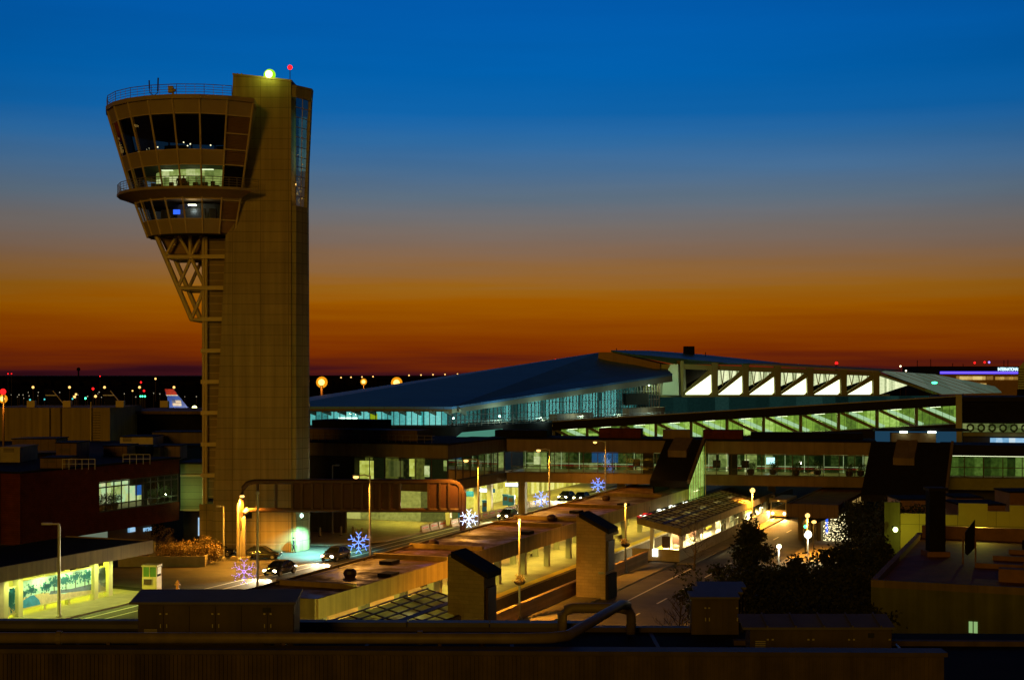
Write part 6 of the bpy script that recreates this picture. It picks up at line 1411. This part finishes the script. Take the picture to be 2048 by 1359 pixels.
    tree('bare twiggy tree beside the stepped cabinets', 1362, 0, 100, 5.4, 1.7, 'bare', 21); tree('bare pale tree in front of the lit platform wall', 1388, 0, 152, 5.4, 2.0, 'bare', 22); tree('bare branched tree against the pale rendered wall', 1848, 0, 82, 4.6, 1.6, 'bare', 23)
    # low undergrowth under the trees
    u = MB(); rn = random.Random(8)
    for i in range(60): u.leaves((rn.uniform(17, 36), rn.uniform(92, 150), .5), 1.6, 1.6, .7, 60, .2, rn, 8, .1)
    tag(u.build('undergrowth', M['leafd']), 'dark ground cover beneath the evergreens', 'undergrowth', kind='stuff')
    # rust roofed building in front right
    B = thing('rust_roofed_building', 'low building with rusty flat roof and pale green rendered wall at lower right', 'building', W(104, -20, 0))
    c = P(1742, 1158, 97); s0, t0 = ST(c[0], c[1]); zr = 7.0
    MB(W).box(s0, s0+31, t0, t0+34, 0, zr-.5).build('wall', M['greenwall'], B); MB(W).box(s0+.4, s0+30.6, t0+.4, t0+33, zr-.497, zr-.4).build('roof', M['rustroof'], B)
    MB(W).box(s0-.02, s0+.4, t0, t0+34, zr-.496, zr).build('parapet', M['fascia2'], B); MB(W).box(s0+.401, s0+31, t0-.02, t0+.4, zr-.495, zr+.02).build('parapet', M['rustp'], B); MB(W).box(s0+30.6, s0+31.02, t0+.401, t0+34, zr-.494, zr+.7).build('parapet', M['rustp'], B)
    for k, s in enumerate((12, 17, 21.5, 26)): MB(W).box(s0+s, s0+s+.5, t0+6+k, t0+33, zr-.397, zr-.05).build('roof_pipe_run', M['rustp'], B)
    for px in (1943, 1953): a = P(px, 1250, 95.3); MB(W).box(s0-.06, s0-.021, ST(a[0], a[1])[1]-.12, ST(a[0], a[1])[1]+.12, a[2]-.35, a[2]+.4).build('slot_window', M['e_slot'], B)
    MB(W).box(s0+22, s0+22.2, t0+9, t0+15, zr-.39, zr+.7).build('roof_vent_box', M['tar'], B)
    for i in range(5): v = MB(W).box(s0+5+i*3.6, s0+6.2+i*3.6, t0+8+i*1.5, t0+10+i*1.5, zr-.395, zr+.5).build('roof_duct', M['rustp'], B)
    # steel flue and leaning panel
    f = P(1871, 1115, 113); g = thing('flue_stack', 'square black flue rising from the rusty roof', 'chimney', (f[0], 113, zr-.4)); zt = P(0, 980, 113)[2]; MB().box(f[0]-.62, f[0]+.62, 112.4, 113.6, zr-.6, zt).build('shaft', M['tar'], g); MB().box(f[0]-.75, f[0]+.75, 112.2, 113.8, zt+.003, zt+.25).build('cap', M['droof'], g); MB().box(f[0]-.9, f[0]+.9, 112.1, 113.9, zr-.39, zr).build('base', M['rustp'], g)
    Y = 108; g = thing('roof_panel_frame', 'tilted dark panel on thin posts standing on the rusty roof', 'panel', P(1940, 1110, Y)); MB().prism([P(x, y, Y) for x, y in ((1930, 1065), (1950, 1040), (1950, 1095), (1935, 1110), (1930, 1105))], (.25, .8, 0)).build('panel', M['tar'], g)
    for x in (1926, 1951): MB().tube(P(x, 1128, Y), P(x, 1070, Y), .06, n=6).build('post', M['rustp'], g)
    # olive screen wall behind the roof
    O = thing('olive_screen_wall', 'stepped olive panel wall standing behind the rusty roof', 'wall', P(1920, 1060, 131)); Y0_ = 131; L = FR(P(1805, 0, 134)[0], 134, -14)
    z = lambda y: P(0, y, 131)[2]; w = lambda px: (px-1805)/F*134
    for x0, x1, yt in ((1801, 1865, 1032), (1865.2, 1912, 1033), (1912.2, 1967, 1009), (1967.2, 2008, 1024), (2008.2, 2080, 1011)): MB(L).box(w(x0), w(x1), 0, .4, 0, z(yt)).build('panel', M['olive'], O)
    MB(L).box(w(1770), w(1800), 0, .4, 0, z(1010)).build('panel', M['greenwall'], O)
    a = P(1790, 1058, 132.6); wl = MB().cbox((a[0], a[1]+.1, a[2]), .4, .4, .3).build('wall_lamp', M['black'], O); MB().ball((a[0], a[1]-.15, a[2]), .24, n=10).build('lens', M['e_beacon'], wl); point((a[0]+.6, a[1]-1.6, a[2]+.1), 140, (.9, 1, .12), .1)
    point(P(1960, 1045, 124), 330, (1, .85, .1), .1)
    for i, (x0, x1, y0, Y) in enumerate(((1800, 1880, 1000, 150), (1912, 1965, 996, 152), (1920, 2010, 1010, 141), (2020, 2080, 985, 158))):
        q = P((x0+x1)/2, y0, Y); o = thing('rooftop_unit', ['long dark brown plant box behind the olive wall, under the stair cover', 'brown plant box above the tallest olive panel', 'low brown plant box behind the olive wall notch', 'tall brown plant box at the right edge above the olive wall'][i], 'rooftop unit', (q[0], Y, 0), 0, 'plant boxes behind the olive wall')
        MB().box(P(x0, 0, Y)[0], P(x1, 0, Y)[0], Y, Y+5, 0, q[2]).build('casing', M['rustp'], o); MB().box(P(x0, 0, Y)[0]-.1, P(x1, 0, Y)[0]+.1, Y-.1, Y+5.1, q[2]+.003, q[2]+.15).build('lid', M['tar'], o)
    tag(MB(W).box(140, 186, -12, 40, 0, 4.9).build('low_block', M['tar']), 'black low block between the olive wall and the concourse', 'building')
M['r_shop'] = room('shop_interior', [(.03, .015, .003), (.12, .07, .015), (.5, .32, .09)], .8, 1.1, 5, 68.4); M['r_shopd'] = room('dim_shop_interior', [(.02, .02, .005), (.08, .06, .02), (.3, .25, .1)], .6, .6, 5)
M['e_fairy'] = emis('warm_string_bulbs', (1, .86, .45), 2.2, False); M['rustp'] = mat('rust_brown_parapet', (.2, .10, .05), .85, var=.3); M['e_slot'] = emis('pale_green_slot_window', (.35, .6, .22), .7, False)
rightside()

# ================================================================ airfield: aircraft, masts, far lights
def airfield():
    Y = 480.0
    def tail(label, px0, Y, flag, red, blue, edge):
        o = lambda x, y, d=0: P(px0+x, y, Y+d)
        t = thing('airliner', label, 'aircraft', (P(px0+27, 800, Y)[0], Y, 0))
        MB().prism([o(0, 778), o(16.6, 778), o(18.6, 781), o(54, 824), o(11, 824)], (0, .5, 0)).build('tail_fin', blue, t)
        MB().prism([o(-.3, 777.6, -.1), o(16.8, 777.6, -.1), o(25, 789, -.1), o(3, 789, -.1)], (0, .7, 0)).build('fin_tip', red, t)
        MB().prism([o(2.6, 789, -.12), o(25.4, 789, -.12), o(26.2, 791, -.12), o(3.2, 791, -.12)], (0, .74, 0)).build('white_stripe', M['white'], t)
        z = P(0, 826, Y)[2]-1.6; x = P(px0+50, 0, Y)[0]
        MB().path([(x-8, Y+.2, z+.7), (x-3, Y+.2, z+.2), (x+4, Y+.2, z), (x+30, Y+.2, z), (x+34, Y+.2, z-.4)], [.4, 1.3, 2.0, 2.0, .5], 14).build('fuselage', M['barrier'], t, smooth=True)
        for s in (-1, 1): MB().prism([(x-5, Y+.2, z+.6), (x-2, Y+.2, z+.6), (x-5.5, Y+s*6, z+.9), (x-6.8, Y+s*6, z+.9)], (0, 0, .15)).build('tailplane', M['barrier'], t)
        for s in (-1, 1): MB().prism([(x+12, Y+.2, z-1), (x+18, Y+.2, z-1), (x+10, Y+s*16, z+.3), (x+8, Y+s*16, z+.3)], (0, 0, .3)).build('wing', M['barrier'], t)
        if flag:
            f = MB().prism([o(13.5, 800, -.2), o(32, 800, -.2), o(33, 811, -.2), o(16, 811, -.2)], (0, .1, 0)).build('flag', M['flagw'], t)
            for k in range(3): y = 801.5+k*3.2; MB().prism([o(14.0+.2*k, y, -.24), o(32, y, -.24), o(32.3, y+1.4, -.24), o(14.4+.2*k, y+1.4, -.24)], (0, .03, 0)).build('stripe', M['flagr'], f)
            MB().prism([o(13.6, 800, -.3), o(21, 800, -.3), o(21.5, 805.5, -.3), o(14.8, 805.5, -.3)], (0, .03, 0)).build('canton', M['flagb'], f)
        if edge: MB().tube(o(18, 781, -.3), o(52, 823, -.3), .18, n=4).build('leading_edge', M['beam'], t)
        return t
    tail('parked airliner showing its blue tail with red tip and striped flag', 330, 480, True, M['tailr'], M['tailb'], False); point(P(352, 815, 470), 2600, (1, .9, .6), .3); point(P(336, 820, 474), 900, (1, .9, .7), .2)
    tail('parked airliner with dark tail and bright leading edge, farthest left', 88, 520, False, M['tar'], M['tar'], True); tail('parked airliner with dark tail between the other two', 203, 520, False, M['tar'], M['tar'], True)
    def mast(px, py, Y, r, m, label, group=None, e=0, col=SOD, nm='floodlight_mast', cat='floodlight'):
        b = P(px, py, Y); t = thing(nm, label, cat, (b[0], Y, 0), 0, group); MB().tube((b[0], Y+.3, 0), (b[0], Y+.3, b[2]), max(.12, r*.25), n=6).build('pole', M['dsteel'], t)
        lb = MB().ball(b, r*(.68 if m == M['e_sodbig'] else 1), n=12, m=8).build('lamp', m, t)
        if m == M['e_sodbig']: MB().ball((b[0], Y+r*.55, b[2]), r*1.25, 1, .4, 1, n=16, m=8).build('glow_halo', M['e_oring'], lb)  # added emissive ball that gives the floodlight an orange glow rim
        if e: point((b[0], Y-r-1.2, b[2]-.3), e, col, .3)
        return t
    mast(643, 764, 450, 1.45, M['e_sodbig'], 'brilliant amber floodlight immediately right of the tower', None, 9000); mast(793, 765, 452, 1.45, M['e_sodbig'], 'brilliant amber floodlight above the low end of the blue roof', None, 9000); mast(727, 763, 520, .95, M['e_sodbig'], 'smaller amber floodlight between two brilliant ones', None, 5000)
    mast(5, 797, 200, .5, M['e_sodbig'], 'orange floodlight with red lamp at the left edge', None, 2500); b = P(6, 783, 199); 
    t = mast(6, 783, 199, .42, M['e_red'], 'large red warning lamp above the orange light at the left edge', None, 0, SOD, 'warning_lamp', 'lamp')
    G1 = 'amber lamps on the far apron'
    for px in (66, 139, 209, 279, 348): mast(px, 774, 1000, .9, M['e_sodf'], 'small amber mast lamp in the row across the far airfield', G1)
    for px, py, m, r, Y in ((311, 757, 'e_sodf', .8, 1100), (265, 781, 'e_sodf', .5, 900), (149, 793, 'e_sodf', .6, 640), (191, 792, 'e_sodf', .6, 640), (152, 788, 'e_sodf', .5, 660)): mast(px, py, Y, r, M[m], 'small scattered amber apron lamp left of the tower', 'scattered amber apron lamps')
    for px, py, r, Y in ((186, 777, .8, 900), (282, 764, .7, 1000), (288, 781, .7, 900), (329, 805, .45, 520), (200, 752, .7, 1600), (16, 747, .7, 1600), (23, 747, .7, 1600), (617, 762, .5, 700)): mast(px, py, Y, r, M['e_red'], 'tiny red obstruction lamp among the airfield lights', 'red airfield lamps', 0, SOD, 'warning_lamp', 'lamp')
    for px, py, m, r, Y in ((171, 796, 'e_green', .5, 700), (281, 792, 'e_green', .4, 700), (285, 792, 'e_green', .4, 700), (290, 792, 'e_green', .4, 700), (60, 799, 'e_cyanf', .4, 640), (89, 798, 'e_cyanf', .35, 640), (145, 797, 'e_cyanf', .35, 640)): mast(px, py, Y, r, M[m], 'tiny green taxiway lamp left of the tower', 'green taxiway lamps', 0, SOD, 'taxiway_lamp', 'lamp')
    mast(340, 819.5, 470, .75, M['e_wfar'], 'white lamp left beside the blue airliner tail', None); mast(389, 816, 455, .85, M['e_yg'], 'yellow white lamp between blue tail and tower', None)
    rn = random.Random(77)
    for i in range(34):
        px = rn.uniform(0, 400); mast(px, rn.uniform(783, 796), rn.uniform(650, 820), rn.uniform(.16, .26), M['e_dimf'], 'faint tiny light on the dark apron', 'faint apron lights', 0, SOD, 'apron_lamp', 'lamp')
    # distant bridge with a string of lamps
    br = thing('distant_bridge', 'long dark distant bridge on the horizon behind the terminal', 'bridge', (-150, 2500, 0)); ys = [(600, 757), (682, 754.6), (724, 753.5), (793, 751), (866, 748.8), (963, 746.6), (1080, 745)]
    d = MB()
    for (xa, ya), (xb, yb) in zip(ys, ys[1:]): a, b = P(xa, ya+2.6, 2500), P(xb, yb+2.6, 2500); d.prism([a, b, (b[0], b[1], b[2]-1.5), (a[0], a[1], a[2]-1.5)], (0, 12, 0))
    d.build('deck', M['farwood'], br)
    for px in range(610, 1075, 45): p = P(px, 757, 2505); MB().box(p[0]-1, p[0]+1, 2502, 2508, 0, 12).build('pier', M['farwood'], br)
    def yl(px):
        for (xa, ya), (xb, yb) in zip(ys, ys[1:]):
            if xa <= px <= xb: return ya+(yb-ya)*(px-xa)/(xb-xa)
    for px in (682, 702, 724, 746, 818, 842, 866, 890, 915, 939, 963):
        b = P(px, yl(px), 2498); t = thing('bridge_lamp', 'tiny amber lamp in the string along the distant bridge', 'street lamp', (b[0], 2498, b[2]-3), 0, 'lamps along the distant bridge'); MB().tube((b[0], 2499, b[2]-3.5), b, .25, n=5).build('pole', M['farwood'], t); MB().ball(b, 1.25, n=8).build('lamp', M['e_sodf'], t)
    # far towers
    b = P(157, 757, 2300); t = thing('water_tower', 'tiny dark water tower on the left horizon', 'water tower', (b[0], 2300, 0)); MB().tube((b[0], 2300, 0), (b[0], 2300, 26), 1.2, n=8).build('leg', M['farwood'], t); MB().ball((b[0], 2300, 29), 3.2, 1, 1, 1).build('tank', M['farwood'], t)
    b = P(1111, 722, 620); t = thing('roof_lamp_box', 'tan box with red lamp peeping over the long blue roof', 'rooftop unit', (b[0], 620, 0)); MB().box(b[0]-2, b[0]+7, 620, 626, 0, P(0, 724, 620)[2]).build('casing', M['sodpost'], t); MB().ball((b[0], 622, P(0, 720, 620)[2]), .6, n=8).build('lamp', M['e_red'], t)
    b = P(1673, 726, 640); t = thing('radio_mast', 'dark mast with a red lamp beyond the truss windows', 'mast', (b[0], 640, 0)); MB().tube((b[0], 640, 0), (b[0], 640, b[2]), .7, .5, 6).build('pole', M['farwood'], t); MB().ball(b, .75, n=8).build('lamp', M['e_red'], t)
    for px, py in ((1597, 729), (1801, 732), (1812, 741)): mast(px, py, 640, .35, M['e_wfar'], 'tiny white light on the horizon above the truss hall', 'tiny horizon lights', 0, SOD, 'horizon_lamp', 'lamp')
M['e_sodf'] = emis('far_amber_lamp', (1, .55, .15), 2.0, False); M['e_cyanf'] = emis('far_cyan_lamp', (.1, .8, .8), 1.2, False); M['e_yg'] = emis('yellow_white_lamp', (1, 1, .4), 5, False); M['e_dimf'] = emis('faint_lamp', (.7, .6, .4), .8, False)
M['tailr'] = mat('red_tail_paint', (.5, .03, .02), .5); M['tailb'] = mat('blue_tail_paint', (.02, .08, .5), .45); M['flagw'] = mat('flag_white', (.75, .75, .72), .6, var=.05); M['flagr'] = mat('flag_grey_red', (.35, .2, .2), .6); M['flagb'] = mat('flag_blue', (.1, .12, .25), .6)
airfield()
